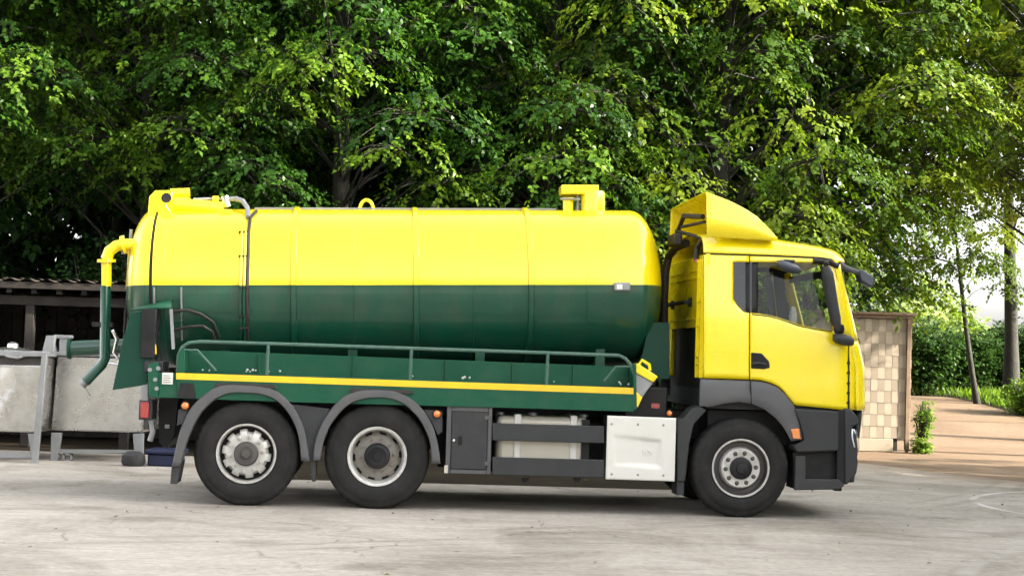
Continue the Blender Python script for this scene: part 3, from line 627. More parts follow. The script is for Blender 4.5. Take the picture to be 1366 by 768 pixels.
# ---- white side cover with pressed panel
q, e = T(808, 639, -.01), T(902, 557, -.01)
cv = MB(); nx, nz = 44, 38
rec = TP([(817, 579), (882, 587), (882, 624), (819, 620)], -.01)
def inside(x, z, shrink):
    n = 4; m = 9
    for i in range(n):
        (x0, z0), (x1, z1) = rec[i], rec[(i + 1) % n]; L = math.hypot(x1 - x0, z1 - z0)
        d = ((x1 - x0) * (z - z0) - (z1 - z0) * (x - x0)) / L; m = min(m, -d)
    return m
rows = []
for j in range(nz + 1):
    row = []
    for i in range(nx + 1):
        x = q.x + (e.x - q.x) * i / nx; z = q.z + (e.z - q.z) * j / nz + (i / nx - .5) * -.005
        d = inside(x, z, 0); s_ = max(0, min(1, (d + .005) / .03)); f = (x - rec[0][0]) / (rec[1][0] - rec[0][0])
        row.append((x, -.012 + .026 * s_ * max(.25, min(1, f + .2)) if s_ > 0 else -.012, z))
    rows.append(row)
cv.grid(rows); cv.build('side_cover', 'white', truck, solid=.025, off=-1, smooth=60, recalc=False)
MB().box(q.x + .01, e.x - .01, .03, .5, q.z + .02, e.z - .01).build('cover_box', 'dgrey', truck)
for px in (816, 851, 885):
    for py in (565, 632):
        p = T(px, py + (px - 816) * .025, -.012); MB().lathe([(0, -.006), (.008, -.006), (.012, -.003), (.014, .004)], 12, tuple(p)).build('cover_screw', 'galv', truck)
# faint pressed lettering, worn beyond reading: only its strokes
for i, pts in enumerate(([(820, 597), (821, 605)], [(824, 601), (824.5, 605), (828, 605), (828.5, 601)], [(832, 602), (832.5, 605), (834, 605)], [(838, 604), (840, 599), (842, 604)], [(842, 605), (851, 605.5)], [(846, 601), (850, 603)],
                         [(857, 599), (858, 606)], [(861, 602), (861.5, 606), (865, 606)], [(867, 602), (869, 606), (871, 604)], [(864, 600), (868, 604)])):
    MB().tube([T(a, c, .008) for a, c in pts], .004, 5).build('pressed_lettering', 'white', truck)
# mudguard piece between cover and front wheel
MB().prism(TP([(903, 559), (912, 558), (923, 545), (934, 541), (943, 547), (926, 565), (920, 590), (914, 642), (903, 642)], .02), .02, .34).build('front_guard_rear', 'dgrey', truck, bevel=.012)
MB().prism(TP([(908, 598), (914, 598), (912, 660), (903, 660), (903, 645)], .05), .05, .36).build('mud_flap', 'dgrey', truck)

# ================================================================== CAB
cab = empty('cab', T(1000, 650, 1.25)); cab.parent = truck; cabo = cab.location.copy()
def cb(b, name, m, **k):
    m = 'cab_yellow' if m == 'yellow' else m
    b.v = [(x - cabo.x, y - cabo.y, z - cabo.z) for x, y, z in b.v]; return b.build(name, m, cab, **k)
UF = T(1141, 470, .06).x
def side(u, z, off=0):
    v_ = .055 + .030 * ((z - 1.75) / .9) ** 2
    if z > 2.0: v_ += .05 * ((z - 2.0) / .75) ** 1.5
    d = u - (UF - .30)
    if d > 0: v_ += .05 * (d / .3) ** 2.2
    return v_ + off
def interp(c, x):
    if x <= c[0][0]: return c[0][1]
    for (a, b_), (c_, d) in zip(c, c[1:]):
        if x <= c_: return b_ + (d - b_) * (x - a) / (c_ - a)
    return c[-1][1]
def side_patch(b, x0, x1, bot, top, nx=18, nz=14, off=0, xl=None, xr=None):
    rows = []
    for j in range(nz + 1):
        row = []
        for i in range(nx + 1):
            px = x0 + (x1 - x0) * i / nx; yb = interp(bot, px); yt = interp(top, px); py = yb + (yt - yb) * j / nz
            q = T(px, py, .06); q = T(px, py, side(q.x, q.z)); row.append((q.x, side(q.x, q.z, off), q.z))
        rows.append(row)
    return b.grid(rows)
def lr_patch(b, left, right, nx=8, nz=14, off=0):      # left/right as lists of (px,py), same length param
    rows = []
    for j in range(nz + 1):
        t = j / nz; l = interp([(i / (len(left) - 1), p[0]) for i, p in enumerate(left)], t), interp([(i / (len(left) - 1), p[1]) for i, p in enumerate(left)], t)
        r = interp([(i / (len(right) - 1), p[0]) for i, p in enumerate(right)], t), interp([(i / (len(right) - 1), p[1]) for i, p in enumerate(right)], t)
        row = []
        for i in range(nx + 1):
            s_ = i / nx; px, py = l[0] + (r[0] - l[0]) * s_, l[1] + (r[1] - l[1]) * s_
            q = T(px, py, .06); q = T(px, py, side(q.x, q.z)); row.append((q.x, side(q.x, q.z, off), q.z))
        rows.append(row)
    return b.grid(rows)
SILL = [(978, 399), (984, 408), (992, 416), (999.5, 417.3), (1011, 418), (1025, 420), (1039, 423.5), (1052, 428), (1066, 433), (1085, 437), (1112, 441.5)]
TOPW = [(939, 348.7), (1097, 350)]; SEAM = [(939, 338), (1097, 343.5), (1120, 350)]
BOTQ = [(939, 504), (1002, 506)]
BOTD = [(1001, 506), (1016, 507), (1030, 511), (1039.5, 516), (1047, 523), (1053, 531), (1060, 540), (1131, 547)]
both = []
qp = MB(); side_patch(qp, 939.5, 978, BOTQ, [(939, 399), (978, 399)], 12, 14); side_patch(qp, 939.5, 978, [(939, 399), (978, 399)], TOPW, 12, 8); side_patch(qp, 939.5, 978, TOPW, SEAM, 12, 3); side_patch(qp, 978, 999.5, BOTQ, SILL, 8, 14); side_patch(qp, 978, 999.5, TOPW, SEAM, 4, 3)
both.append((qp, 'rear_quarter_panel', 'yellow', dict(solid=.03, off=-1, smooth=60, recalc=False)))
dp = MB(); side_patch(dp, 1001, 1112, BOTD, SILL, 40, 18); side_patch(dp, 1112, 1131, BOTD, [(1112, 441.5), (1131, 447)], 8, 18)
df = MB(); side_patch(df, 1001, 1097, TOPW, SEAM, 16, 3); both.append((df, 'door_frame', 'yellow', dict(solid=.03, off=-1, smooth=60, recalc=False)))
both.append((dp, 'door', 'yellow', dict(solid=.03, off=-1, smooth=60, recalc=False)))
ap = MB(); lr_patch(ap, [(1112, 441.5), (1097, 350), (1097, 344)], [(1137, 451), (1121, 364), (1117, 349)], 8, 16)
both.append((ap, 'windscreen_pillar', 'yellow', dict(solid=.03, off=-1, smooth=60, recalc=False)))
cp = MB(); lr_patch(cp, [(1134, 547), (1134, 478), (1133, 450)], [(1145, 546), (1144.5, 481), (1138, 453)], 6, 12)
both.append((cp, 'corner_panel', 'yellow', dict(solid=.03, off=-1, smooth=60, recalc=False)))
gap = MB(); lr_patch(gap, [(1129, 545), (1129, 478)], [(1136, 545), (1136, 478)], 2, 4, off=.012); both.append((gap, 'corner_gap', 'black', {}))
for py in (484, 497, 511, 524, 537):
    p = T(1132.5, py, .05); hb = MB().box(p.x - .02, p.x + .02, side(p.x, p.z) - .004, side(p.x, p.z) + .02, p.z - .012, p.z + .012); both.append((hb, 'corner_hinge', 'black', {}))
wn = MB(); side_patch(wn, 1000, 1097, SILL, TOPW, 14, 8, off=.02); lr_patch(wn, [(1097, 439), (1097, 350)], [(1112, 441.5), (1097.5, 350)], 3, 8, off=.02)
both.append((wn, 'side_window', 'glass', dict(smooth=60)))
wr = MB(); side_patch(wr, 978, 999.5, SILL, TOPW, 5, 8, off=.016); both.append((wr, 'quarter_window', 'darkglass', dict(smooth=60)))
pl = MB(); side_patch(pl, 995, 1011.5, SILL, TOPW, 4, 8, off=.012); both.append((pl, 'window_pillar', 'black', dict(smooth=60, solid=.02, off=-1, recalc=False)))
gs = MB(); side_patch(gs, 1000.6, 1003, SILL, TOPW, 1, 8, off=.008); both.append((gs, 'window_channel', 'grey', dict(smooth=60)))
bl = MB(); pts = [(1003, 419), (1025, 421.4), (1039, 425), (1052, 429.5), (1066, 434.4), (1085, 438.4), (1110, 442)]
bl.tube([(lambda q: (q.x, side(q.x, q.z, .004), q.z))(T(a, c, .06)) for a, c in pts], .008, 6); both.append((bl, 'window_seal', 'black', {}))
sm = MB(); sm.tube([(lambda q: (q.x, side(q.x, q.z, .004), q.z))(T(a, c, .08)) for a, c in ((940, 338), (1020, 340.5), (1097, 343.8), (1112, 346))], .010, 6); both.append((sm, 'roof_seam', 'black', {}))
hd = MB().prism(TP([(1002, 470), (1016, 471), (1026, 482), (1027, 490), (1020, 492), (1002, 491)], .05), side(T(1012, 480, .05).x, T(1012, 480, .05).z) - .012, .1)
both.append((hd, 'door_handle', 'black', dict(bevel=.008)))
hg = MB().tube([(q.x, .03, q.z) for q in (T(1004, 485, .03), T(1013, 484, .03), T(1022, 486, .03))], .016, 8); both.append((hg, 'handle_grip', 'dgrey', {}))
cr = MB(); cr.tube([(lambda q: (q.x, side(q.x, q.z, .004), q.z))(T(a, c, .06)) for a, c in ((940, 469), (999, 469.6))], .006, 6); both.append((cr, 'panel_crease', 'yellow', {}))
# wheel arch mouldings (grey)
ARo = [(934, 505), (950, 505.5), (1001, 507.5), (1016, 508.5), (1030, 512.5), (1039.5, 517.5), (1047, 524.5), (1053, 532), (1060, 542), (1066, 561), (1072, 586)]
ARi = [(933, 541.7), (942, 542), (951.5, 542), (967, 538), (985.4, 536), (1002, 538), (1019, 545), (1034.5, 557), (1044, 568), (1049, 576), (1055, 588)]
am = MB(); rows = []
for k in range(41):
    t = k / 40; o = [interp([(i / 10, p[c]) for i, p in enumerate(ARo)], t) for c in (0, 1)]; i_ = [interp([(i / 10, p[c]) for i, p in enumerate(ARi)], t) for c in (0, 1)]
    row = []
    for s_, vv in ((0, .05), (.06, .018), (.3, .002), (.6, -.012), (.92, -.012), (1, .0), (1, .06), (1.0, .5)):
        q = T(o[0] + (i_[0] - o[0]) * s_, o[1] + (i_[1] - o[1]) * s_, vv); row.append((q.x, vv, q.z))
    rows.append(row)
am.grid(rows); both.append((am, 'wheel_arch', 'grey', dict(solid=.015, smooth=50)))
sp = MB().prism(TP([(1000.6, 507), (1002, 507), (1003.2, 539), (1001.8, 539)], -.02), -.0135, .0); both.append((sp, 'arch_joint', 'black', {}))
al = MB().prism(TP([(1055, 572), (1066, 571), (1068, 585), (1058, 585)], -.02), -.03, .0); both.append((al, 'indicator', 'orange', dict(bevel=.006)))
bc = MB().prism(TP([(1060, 545), (1119, 548.5), (1119, 601), (1064, 603), (1059, 594), (1073, 587), (1067, 562)], .0), .0, .3); both.append((bc, 'bumper_corner', 'dgrey', dict(bevel=.014)))
bg_ = MB().prism(TP([(1118, 547), (1127, 547), (1127, 648), (1118, 648)], .0), .035, .4); both.append((bg_, 'bumper_gap', 'black', {}))
stp = MB().prism(TP([(1062, 608), (1075, 608), (1075, 639), (1119, 639), (1127, 647), (1120, 652.5), (1060, 653.5)], .0), .0, .05); both.append((stp, 'entry_step', 'dgrey', dict(bevel=.01)))
st2 = MB().prism(TP([(1062, 604), (1119, 602), (1119, 652), (1061, 652)], .0), .12, .4).box(T(1075, 0, .03).x, T(1119, 0, .03).x, .05, .12, T(1090, 652, .03).z, T(1090, 640, .03).z); both.append((st2, 'step_recess', 'black', {}))
# bumper end and headlamp
be = MB().prism(TP([(1126, 544), (1136, 546), (1145, 556), (1145, 566), (1137, 569), (1143, 580), (1145, 600), (1144, 608), (1145, 618), (1143, 631), (1131, 646), (1126, 646)], .05), .05, .35); both.append((be, 'bumper_end', 'dgrey', dict(bevel=.025)))
hl = MB(); hl.grid([[T(1137, 572, .04), T(1140, 572, .1), T(1144, 574, .25)], [T(1137, 582, .04), T(1142, 583, .1), T(1146, 585, .25)], [T(1140, 596, .04), T(1145, 598, .1), T(1147, 600, .25)]]); both.append((hl, 'headlamp', 'clear', dict(solid=.01)))
fg = MB().box(T(1128, 0, .1).x, T(1138, 0, .1).x, .1, .2, T(1133, 655, .1).z, T(1133, 640, .1).z); both.append((fg, 'fog_lamp', 'black', dict(bevel=.01)))
for item, name in [(i_, n_) for i_, n_, m_, k_ in both if n_ in ('windscreen_pillar', 'rear_quarter_panel', 'door', 'door_frame')]:
    ln_ = MB(); ln_.v = [(x, y + .036, z) for x, y, z in item.v]; ln_.f = list(item.f); both.append((ln_, 'inner_lining', 'inner', dict(smooth=60, recalc=False)))
for item, name, m, kw in both:
    mv = mirror_v(item); cb(item, name, m, **kw); cb(mv, name, m, **dict(kw))
# front: windscreen, front panel with grille, bumper
def front_u(z):
    return interp([(.3, UF - .02), (1.15, T(1145, 546, .06).x - .0), (1.60, T(1144, 482, .06).x), (1.80, T(1138, 453, .06).x), (2.45, T(1121, 364, .06).x), (2.62, T(1118, 350, .06).x)], z)
def front_patch(z0, z1, v0, v1, off=0, nv=20, nz=10):
    rows = []
    for j in range(nz + 1):
        z = z0 + (z1 - z0) * j / nz; row = []
        for i in range(nv + 1):
            vv = v0 + (v1 - v0) * i / nv; d = min(vv, W - vv) - side(UF, z); k = max(0, min(1, d / .34))
            row.append((front_u(z) + .15 * math.sqrt(max(0, 1 - (1 - k) ** 2)) + .04 * math.sin(math.pi * vv / W) + off, vv, z))
        rows.append(row)
    return MB().grid(rows)
zs = T(1138, 453, .06).z; zr = T(1118, 351, .06).z; zb = T(1145, 547, .06).z
e0 = side(UF, 2.0)
cb(front_patch(zs, zr, e0 + .10, W - e0 - .10, -.01), 'windscreen', 'screen', smooth=70)
for va, vb in ((e0 + .0, e0 + .10), (W - e0 - .10, W - e0)): cb(front_patch(zs, zr, va, vb, 0, 4), 'windscreen_pillar', 'yellow', smooth=70, solid=.02)
cb(front_patch(zb, zs, e0 - .02, W - e0 + .02, 0), 'front_panel', 'yellow', smooth=70, solid=.03)
for k in range(4): cb(front_patch(zb + .1 + k * .12, zb + .16 + k * .12, .5, W - .5, .012, 16, 1), 'grille_slat', 'black', smooth=70, solid=.02)
cb(front_patch(.38, zb - .01, .2, W - .2, -.03), 'bumper', 'dgrey', smooth=70, solid=.05)
cb(front_patch(zs - .03, zs + .02, .3, W - .3, .012, 16, 1), 'wiper_cowl', 'black', smooth=70, solid=.02)
# back wall
ub = T(940, 420, .1).x; zt, zw = T(940, 338, .1).z, T(939, 504, .1).z
zm = T(915, 437, .9).z
bw = MB().box(ub, ub + .05, .12, W - .12, zm, zt).box(ub, ub + .05, .12, .42, zw, zm).box(ub, ub + .05, W - .42, W - .12, zw, zm); cb(bw, 'back_wall', 'yellow', bevel=.012)
cb(MB().box(ub + .05, ub + .3, .42, W - .42, zw - .1, zm), 'engine_cover', 'black')
for k, (za, yb0, yb1) in enumerate(((zt - .16, .5, W - .3), (zt - .24, .5, W - .3), (zm + .08, .3, W - .3))): cb(MB().box(ub - .012, ub, yb0, yb1, za, za + .025), 'wall_bead', 'yellow', bevel=.005)
for py in (404, 437, 478, 488):
    z = T(930, py, .25).z; cb(MB().box(ub - .03, ub, .2, .36, z, z + .02), 'wall_rung', 'yellow')
for va in (.17, .40): cb(MB().box(ub - .03, ub, va, va + .025, zw, zt - .05), 'wall_channel', 'yellow')
z = T(905, 404, 1.2).z; cb(MB().tube([(ub, .85, z), (ub - .06, .87, z), (ub - .06, 1.95, z), (ub, 1.97, z)], .022, 8), 'grab_rail', 'black')
for va in (.87, 1.95): cb(MB().box(ub - .03, ub, va - .05, va + .05, z - .05, z + .05), 'rail_foot', 'black', bevel=.01)
cb(MB().box(ub + .04, UF - .05, .12, W - .12, 1.12, 1.2), 'cab_floor', 'inner')
cb(MB().box(ub + .1, UF - .35, .3, W - .3, .75, 1.1), 'engine_hump', 'black')
# roof
rst = [(940, 311, 338), (975, 311.5, 339.2), (1005, 313, 340.3), (1035, 316, 341.3), (1065, 321, 342.4), (1090, 326.5, 343.3), (1105, 331.5, 345), (1113, 337, 346.5), (1118, 343, 348), (1120, 349, 350)]
rows = []; rf_top = []
for px, yt, ys in rst:
    s0 = T(px, ys, .09); ztop = T(px, yt, .3).z; vn = side(s0.x, s0.z) + .004; row = []
    H = ztop - s0.z; n = 16; half = []
    for i in range(n + 1):
        t = i / n; a = math.pi / 2 * t
        vv = vn + .38 * (1 - math.cos(a)) ** 1.0; zz = s0.z + H * math.sin(a) ** .85; half.append((s0.x, vv, zz))
    nose = .17 * (1 - (1 - min(1, max(0, (px - 1060) / 60))) ** 2) if px > 1060 else 0
    mid = [(s0.x, vn + .38 + (1.25 - vn - .38) * i / 6, ztop + .035 * math.sin(math.pi / 2 * i / 6)) for i in range(1, 7)]
    hf = half + mid
    def fw_(p):
        k = min(1, max(0, (p[1] - vn) / .4)); return (p[0] + nose * (1 - (1 - k) ** 2), p[1], p[2])
    hf = [fw_(p) for p in hf]
    rows.append(hf + [(x, W - y, z_) for x, y, z_ in hf[-2::-1]]); rf_top.append((s0.x, ztop))
rb = MB().grid(rows); cb(rb, 'roof', 'yellow', smooth=60, solid=.02)
cb(MB().tube([(lambda q: (q.x, .12, q.z))(T(a, c, .12)) for a, c in ((1085, 347.5), (1108, 350), (1118, 356))], .03, 8), 'sun_visor_bracket', 'black')
# roof wind deflector, open at the back
rows = []
for k in range(15):
    t = k / 14; px = 942 + (1036 - 942) * t
    ys = interp([(942, 255), (960, 261.5), (978, 269), (995, 278), (1010, 288), (1025, 303), (1036, 317)], px); base = T(px, interp([(942, 312), (1036, 317.5)], px), .14)
    ztp = T(px, ys, .14).z; x = base.x; crown = .004 * (1 - t)
    zb_ = base.z - .03; va = .13; hh = ztp - zb_; va = .10; half = [(x, va, zb_), (x, va + .16 * hh * .5, zb_ + hh * .5), (x, va + .16 * hh * .93, zb_ + hh * .93), (x, va + .16 * hh + .012, ztp - .006), (x, va + .16 * hh + .05, ztp + .003)]; va = half[-1][1] - .07
    half += [(x, va + .07 + (1.25 - va - .07) * i / 8, ztp + .004 + crown * math.sin(math.pi / 2 * i / 8)) for i in range(1, 9)]
    rows.append(half + [(a, W - c, d) for a, c, d in half[-2::-1]])
cb(MB().grid(rows), 'wind_deflector', 'yellow', smooth=50, solid=.02)
cb(MB().tube([T(941, 310, .12), T(952, 310.5, .12), T(1000, 314.5, .13), T(1034, 317, .14)], .007, 5), 'deflector_joint', 'black')
for pts, r in (([T(938, 289, .5), T(912, 288, .9), T(903, 312, 1.1), T(902, 326, 1.1)], .028), ([T(902, 308, 1.1), T(938, 318, .4)], .02), ([T(938, 318, .35), T(930, 330, .5), T(928, 346, .5)], .03), ([T(903, 320, 1.1), T(893, 326, 1.4)], .03),
               ([T(940, 296, .5), T(908, 303, 1.0)], .018)):
    cb(MB().tube(pts, r, 8), 'deflector_strut', 'brownhose')
cb(MB().tube([T(916, 324, .9), T(902, 330, 1.2), T(892, 342, 1.4), T(888, 362, 1.4), T(886, 400, 1.4), T(886, 455, 1.4)], .045, 10), 'air_hose', 'brownhose')
cb(MB().box(T(905, 0, .9).x, T(917, 0, .9).x, .8, 1.2, T(910, 328, .9).z, T(910, 312, .9).z), 'hose_valve', 'brownhose', bevel=.02)
cb(MB().tube([T(930, 345, .5), T(929, 350, .5)], .03, 8), 'hose_end', 'red')
# mirrors (near side detailed, far side mirrored)
mm = []
mh = MB(); rows = []
for t in [i / 10 for i in range(11)]:
    l = interp([(0, 1095), (.1, 1094.5), (.5, 1100), (.85, 1107), (1, 1113)], t); r = interp([(0, 1108), (.08, 1112), (.5, 1118), (.85, 1123), (1, 1121)], t); y = 355 + (441 - 355) * t
    q0, q1 = T(l + 2, y, -.04), T(r - 1, y - .5, -.04); w_ = q1.x - q0.x; row = []
    sq = .62 if t in (0, 1) else 1
    for a in range(14):
        th = 2 * math.pi * a / 14; cx = (q0.x + q1.x) / 2; row.append((cx + w_ / 2 * math.cos(th) * (.9 + .1 * sq), -.03 + .10 * math.sin(th) * sq, q0.z))
    rows.append(row + [row[0]])
mh.grid(rows); n0 = len(rows[0]); mh.f += [tuple(range(n0 - 1)), tuple(10 * n0 + i for i in range(n0 - 1))]; mm.append((mh, 'mirror', 'dgrey', dict(smooth=60)))
md = MB().lathe([(0, 0), (.03, .0), (.05, .02), (.06, .06), (.05, .1), (0, .12)], 12, tuple(T(1119, 446, -.03)), 'z'); mm.append((md, 'mirror_joint', 'black', {}))
q = T(1125, 453, -.04); ml = MB()
ml.v = []; rows = []
for i in range(9):
    a = -math.pi / 2 + math.pi * i / 8; rows.append([(q.x + .115 * math.sin(a) + .0, q.y + .1 * math.cos(a) * math.cos(2 * math.pi * k / 14), q.z - .2 * .1 * math.sin(a) + .062 * math.cos(a) ** .6 * math.sin(2 * math.pi * k / 14)) for k in range(15)])
ml.grid(rows); mm.append((ml, 'lower_mirror', 'dgrey', dict(smooth=60)))
ma = MB().tube([(q.x - .05, -.02, q.z), (q.x - .06, .12, q.z + .02)], .03, 8).tube([T(1102, 353, -.04), T(1102, 350, .12)], .03, 8); mm.append((ma, 'mirror_arm', 'black', {}))
rows = []; q = T(1052, 356, -.02)
for i in range(9):
    a = -math.pi / 2 + math.pi * i / 8; rows.append([(q.x + .125 * math.sin(a), q.y + .09 * max(.02, math.cos(a) ** .5) * math.cos(2 * math.pi * k / 14), q.z - .035 * math.sin(a) + .055 * max(.02, math.cos(a) ** .5) * math.sin(2 * math.pi * k / 14)) for k in range(15)])
mk = MB().grid(rows); mm.append((mk, 'kerb_mirror', 'mirror_back', dict(smooth=60)))
mm.append((MB().box(q.x - .06, q.x + .06, -.06, .08, q.z + .04, q.z + .075), 'kerb_mirror_arm', 'dgrey', dict(bevel=.01)))
for item, name, m, kw in mm:
    mv = mirror_v(item); cb(item, name, m, **kw); cb(mv, name, m, **dict(kw))
fmv = .38
cb(MB().tube([T(1117, 352, .25), T(1126, 357, .3), T(1146, 364, fmv)], [.045, .035, .028], 10), 'front_mirror_arm', 'grey', smooth=60)
fm = MB(); fm.prism(TP([(1145, 361), (1150, 359.5), (1163, 369), (1165.5, 376), (1163, 383), (1158, 383), (1146, 375), (1144, 368)], fmv), fmv - .07, fmv + .1); cb(fm, 'front_mirror', 'mirror_back', bevel=.02)
# interior
for va in (.35, 1.55):
    x = T(1030, 430, .5).x
    b = MB().box(x - .15, x + .4, va, va + .55, 1.5, 1.66); cb(b, 'seat', 'inner', bevel=.05)
    b = MB().prism([(x - .28, 1.6), (x - .12, 1.6), (x - .2, 2.28), (x - .34, 2.26)], va + .02, va + .53); cb(b, 'seat_back', 'inner', bevel=.05)
    b = MB().prism([(x - .30, 2.3), (x - .2, 2.3), (x - .22, 2.48), (x - .32, 2.47)], va + .15, va + .4); cb(b, 'headrest', 'inner', bevel=.03)
x = T(1090, 440, .5).x
cb(MB().prism([(x - .05, 1.3), (UF + .05, 1.3), (UF + .05, 1.78), (x + .1, 1.86), (x - .02, 1.8)], .14, W - .14), 'dashboard', 'inner', bevel=.03)
b = MB().tube([(x - .1 + .06 * math.sin(t), 1.85 + .22 * math.cos(t), 1.86 + .16 * math.sin(t)) for t in [2 * math.pi * i / 24 for i in range(25)]], .016, 8); cb(b, 'steering_wheel', 'black')
cb(MB().box(x + .1, UF - .15, .3, W - .3, 2.56, 2.64), 'overhead_shelf', 'inner', bevel=.02)
cb(MB().box(ub + .06, ub + .09, .14, W - .14, 1.2, zt), 'cab_lining', 'inner')
# small white object in the cab
q = T(1058, 408, .55)
orn = MB().lathe([(0, 0), (.06, 0), (.07, .06), (.05, .13), (.035, .17), (.05, .2), (.055, .24), (.035, .285), (0, .295)], 16, (0, 0, 0), 'z').build('dashboard_ornament', 'white')
wq = TO + TU * q.x + TV * .55; orn.location = (wq.x, wq.y, 1.66); orn.scale = (.8, .8, 1.95)
tag(orn, 'small white object behind the cab side window of the truck', 'ornament')

# ================================================================== STEEL VATS AND CLUTTER LEFT
def PX(px, py, Y): q = P(px, py, Y); return (q.x, q.z)
def vat(Y, body, name, label, extra):
    root = empty(name, (P(body[0][0], 600, Y).x, Y, 0)); o = root.location
    tag(root, label, 'vat', 'steel vats beside the shed')
    def put(b, n, m, **k): b.v = [(x - o.x, y - o.y, z - o.z) for x, y, z in b.v]; return b.build(n, m, root, **k)
    extra(put); return root
def vat_r(put):
    Y = 22.4; D = 1.3
    put(MB().prism([PX(*p, Y) for p in ((76, 474), (192, 478), (191, 574), (188, 577), (70, 574), (68, 570))], Y, Y + D), 'vat_body', 'stainless', bevel=.02)
    put(MB().prism([PX(*p, Y) for p in ((74, 469), (196, 472), (196, 477), (74, 474))], Y - .03, Y + D), 'vat_rim', 'galv', bevel=.008)
    for pts in ([(68, 577), (82, 577), (76, 617), (67, 617)], [(177, 578), (191, 578), (190, 616), (180, 616)]):
        for dy in (0, D - .08): put(MB().prism([PX(*p, Y + dy) for p in pts], Y + dy, Y + dy + .08), 'leg', 'galv', bevel=.006)
    put(MB().prism([PX(*p, Y) for p in ((76, 599), (182, 600), (182, 604), (76, 604))], Y + .02, Y + .07), 'crossbar', 'galv')
    p, q = PX(83, 615, Y), PX(95, 605, Y); b = MB()
    for a, c, d, e in ((p[0], q[0], p[1], p[1] + .02), (p[0], q[0], q[1] - .02, q[1]), (p[0], p[0] + .02, p[1], q[1]), (q[0] - .02, q[0], p[1], q[1])): b.box(a, c, Y + .03, Y + .1, d, e)
    put(b, 'fork_socket', 'galv')
    put(MB().prism([PX(*p, Y) for p in ((78, 447), (92, 447), (92, 476), (77, 476))], Y + .05, Y + .12), 'corner_post', 'galv', bevel=.006)
    put(MB().prism([PX(*p, Y) for p in ((71, 446), (94, 447), (94, 451), (71, 451))], Y + .03, Y + .16), 'post_cap', 'galv', bevel=.006)
    put(MB().tube([P(70, 462, Y + .1), P(73, 470, Y + .1), P(70, 478, Y + .1)], .05, 8), 'hinge_pin', 'galv')
    put(MB().prism([PX(*p, Y + D) for p in ((90, 454), (190, 457), (190, 466), (90, 463))], Y + D - .1, Y + D), 'back_bar', 'galv')
vat(22.4, [(130, 0)], 'steel_vat', 'stainless steel vat on tapered legs behind the rear end of the truck', vat_r)
def vat_l(put):
    Y = 21.9; D = 1.3
    put(MB().prism([PX(*p, Y) for p in ((-60, 484), (58, 487), (54, 550), (48, 577), (-60, 574))], Y, Y + D), 'vat_body', 'stainless', bevel=.02)
    put(MB().prism([PX(*p, Y) for p in ((-64, 465), (62, 469), (62, 476), (-64, 473))], Y - .04, Y + D), 'vat_rim', 'galv', bevel=.01)
    put(MB().prism([PX(*p, Y) for p in ((-60, 474), (58, 477), (58, 487), (-60, 484))], Y + .06, Y + D - .05), 'rim_recess', 'rimdark')
    put(MB().prism([PX(*p, Y) for p in ((58, 470), (65, 470), (51, 620), (43, 620))], Y - .08, Y), 'slanted_post', 'galv', bevel=.006)
    for dx in (0, -88):
        put(MB().prism([PX(a + dx, c, Y) for a, c in ((37, 578), (48, 578), (46, 606), (41, 606))], Y, Y + .08), 'leg', 'galv', bevel=.006)
    put(MB().prism([PX(-52, 578, Y), PX(-46, 578, Y), PX(-48, 617, Y), PX(-54, 617, Y)], Y - .06, Y + .02), 'leg', 'galv')
    put(MB().prism([PX(*p, Y) for p in ((-60, 603), (46, 604), (46, 611), (-60, 610))], Y - .02, Y + .05), 'crossbar', 'galv', bevel=.006)
    put(MB().prism([PX(*p, Y) for p in ((50, 470), (56, 447), (68, 447), (65, 470))], Y + .2, Y + .28), 'corner_post', 'galv', bevel=.006)
    c = P(17, 468, Y + .6); put(MB().lathe([(.26, -.06), (.25, .0), (.2, .04), (.08, .05), (.07, .1), (.03, .13), (0, .13)], 24, tuple(c), 'z'), 'hatch_lid', 'stainless')
    put(MB().tube([P(2, 470, Y), P(10, 475, Y - .03), P(24, 477, Y - .05), P(34, 474, Y)], .02, 8), 'lid_handle', 'galv')
    bm_ = MB(); rr = random.Random(3)
    rows = []
    for j in range(9):
        rows.append([(lambda p: (p.x, Y - .003 - .05 * math.exp(-((i - 5.5 + .3 * j) ** 2) / 4) * math.sin(j * .8 + i) ** 2, p.z))(P(-20 + 72 * i / 9 - 4 * j / 8, 490 + 82 * j / 8, Y)) for i in range(10)])
    bm_.grid(rows); put(bm_, 'dented_panel', 'stainless', smooth=70)
vat(21.9, [(0, 0)], 'steel_vat', 'dented stainless steel vat with a slanted corner post at the left edge', vat_l)
q = P(165, 612, 21.6)
b = MB().box(-.1, .3, -.25, .25, .0, .16).box(-.13, .34, -.29, .29, .16, .22); o = b.build('blue_crate', 'blueplastic', bevel=.02); o.location = (P(212, 610, 22.2).x, 22.2, 0)
tag(o, 'dark blue plastic crate on the ground behind the rear wheel of the truck', 'crate')
o = MB().lathe([(0, 0), (.13, .0), (.16, .05), (.15, .14), (.09, .19), (0, .2)], 18, (0, 0, 0), 'z').build('grey_bucket', 'dgrey'); o.location = (P(178, 612, 21.9).x, 21.9, 0)
tag(o, 'dark grey upturned bucket at the foot of the right steel vat', 'bucket')

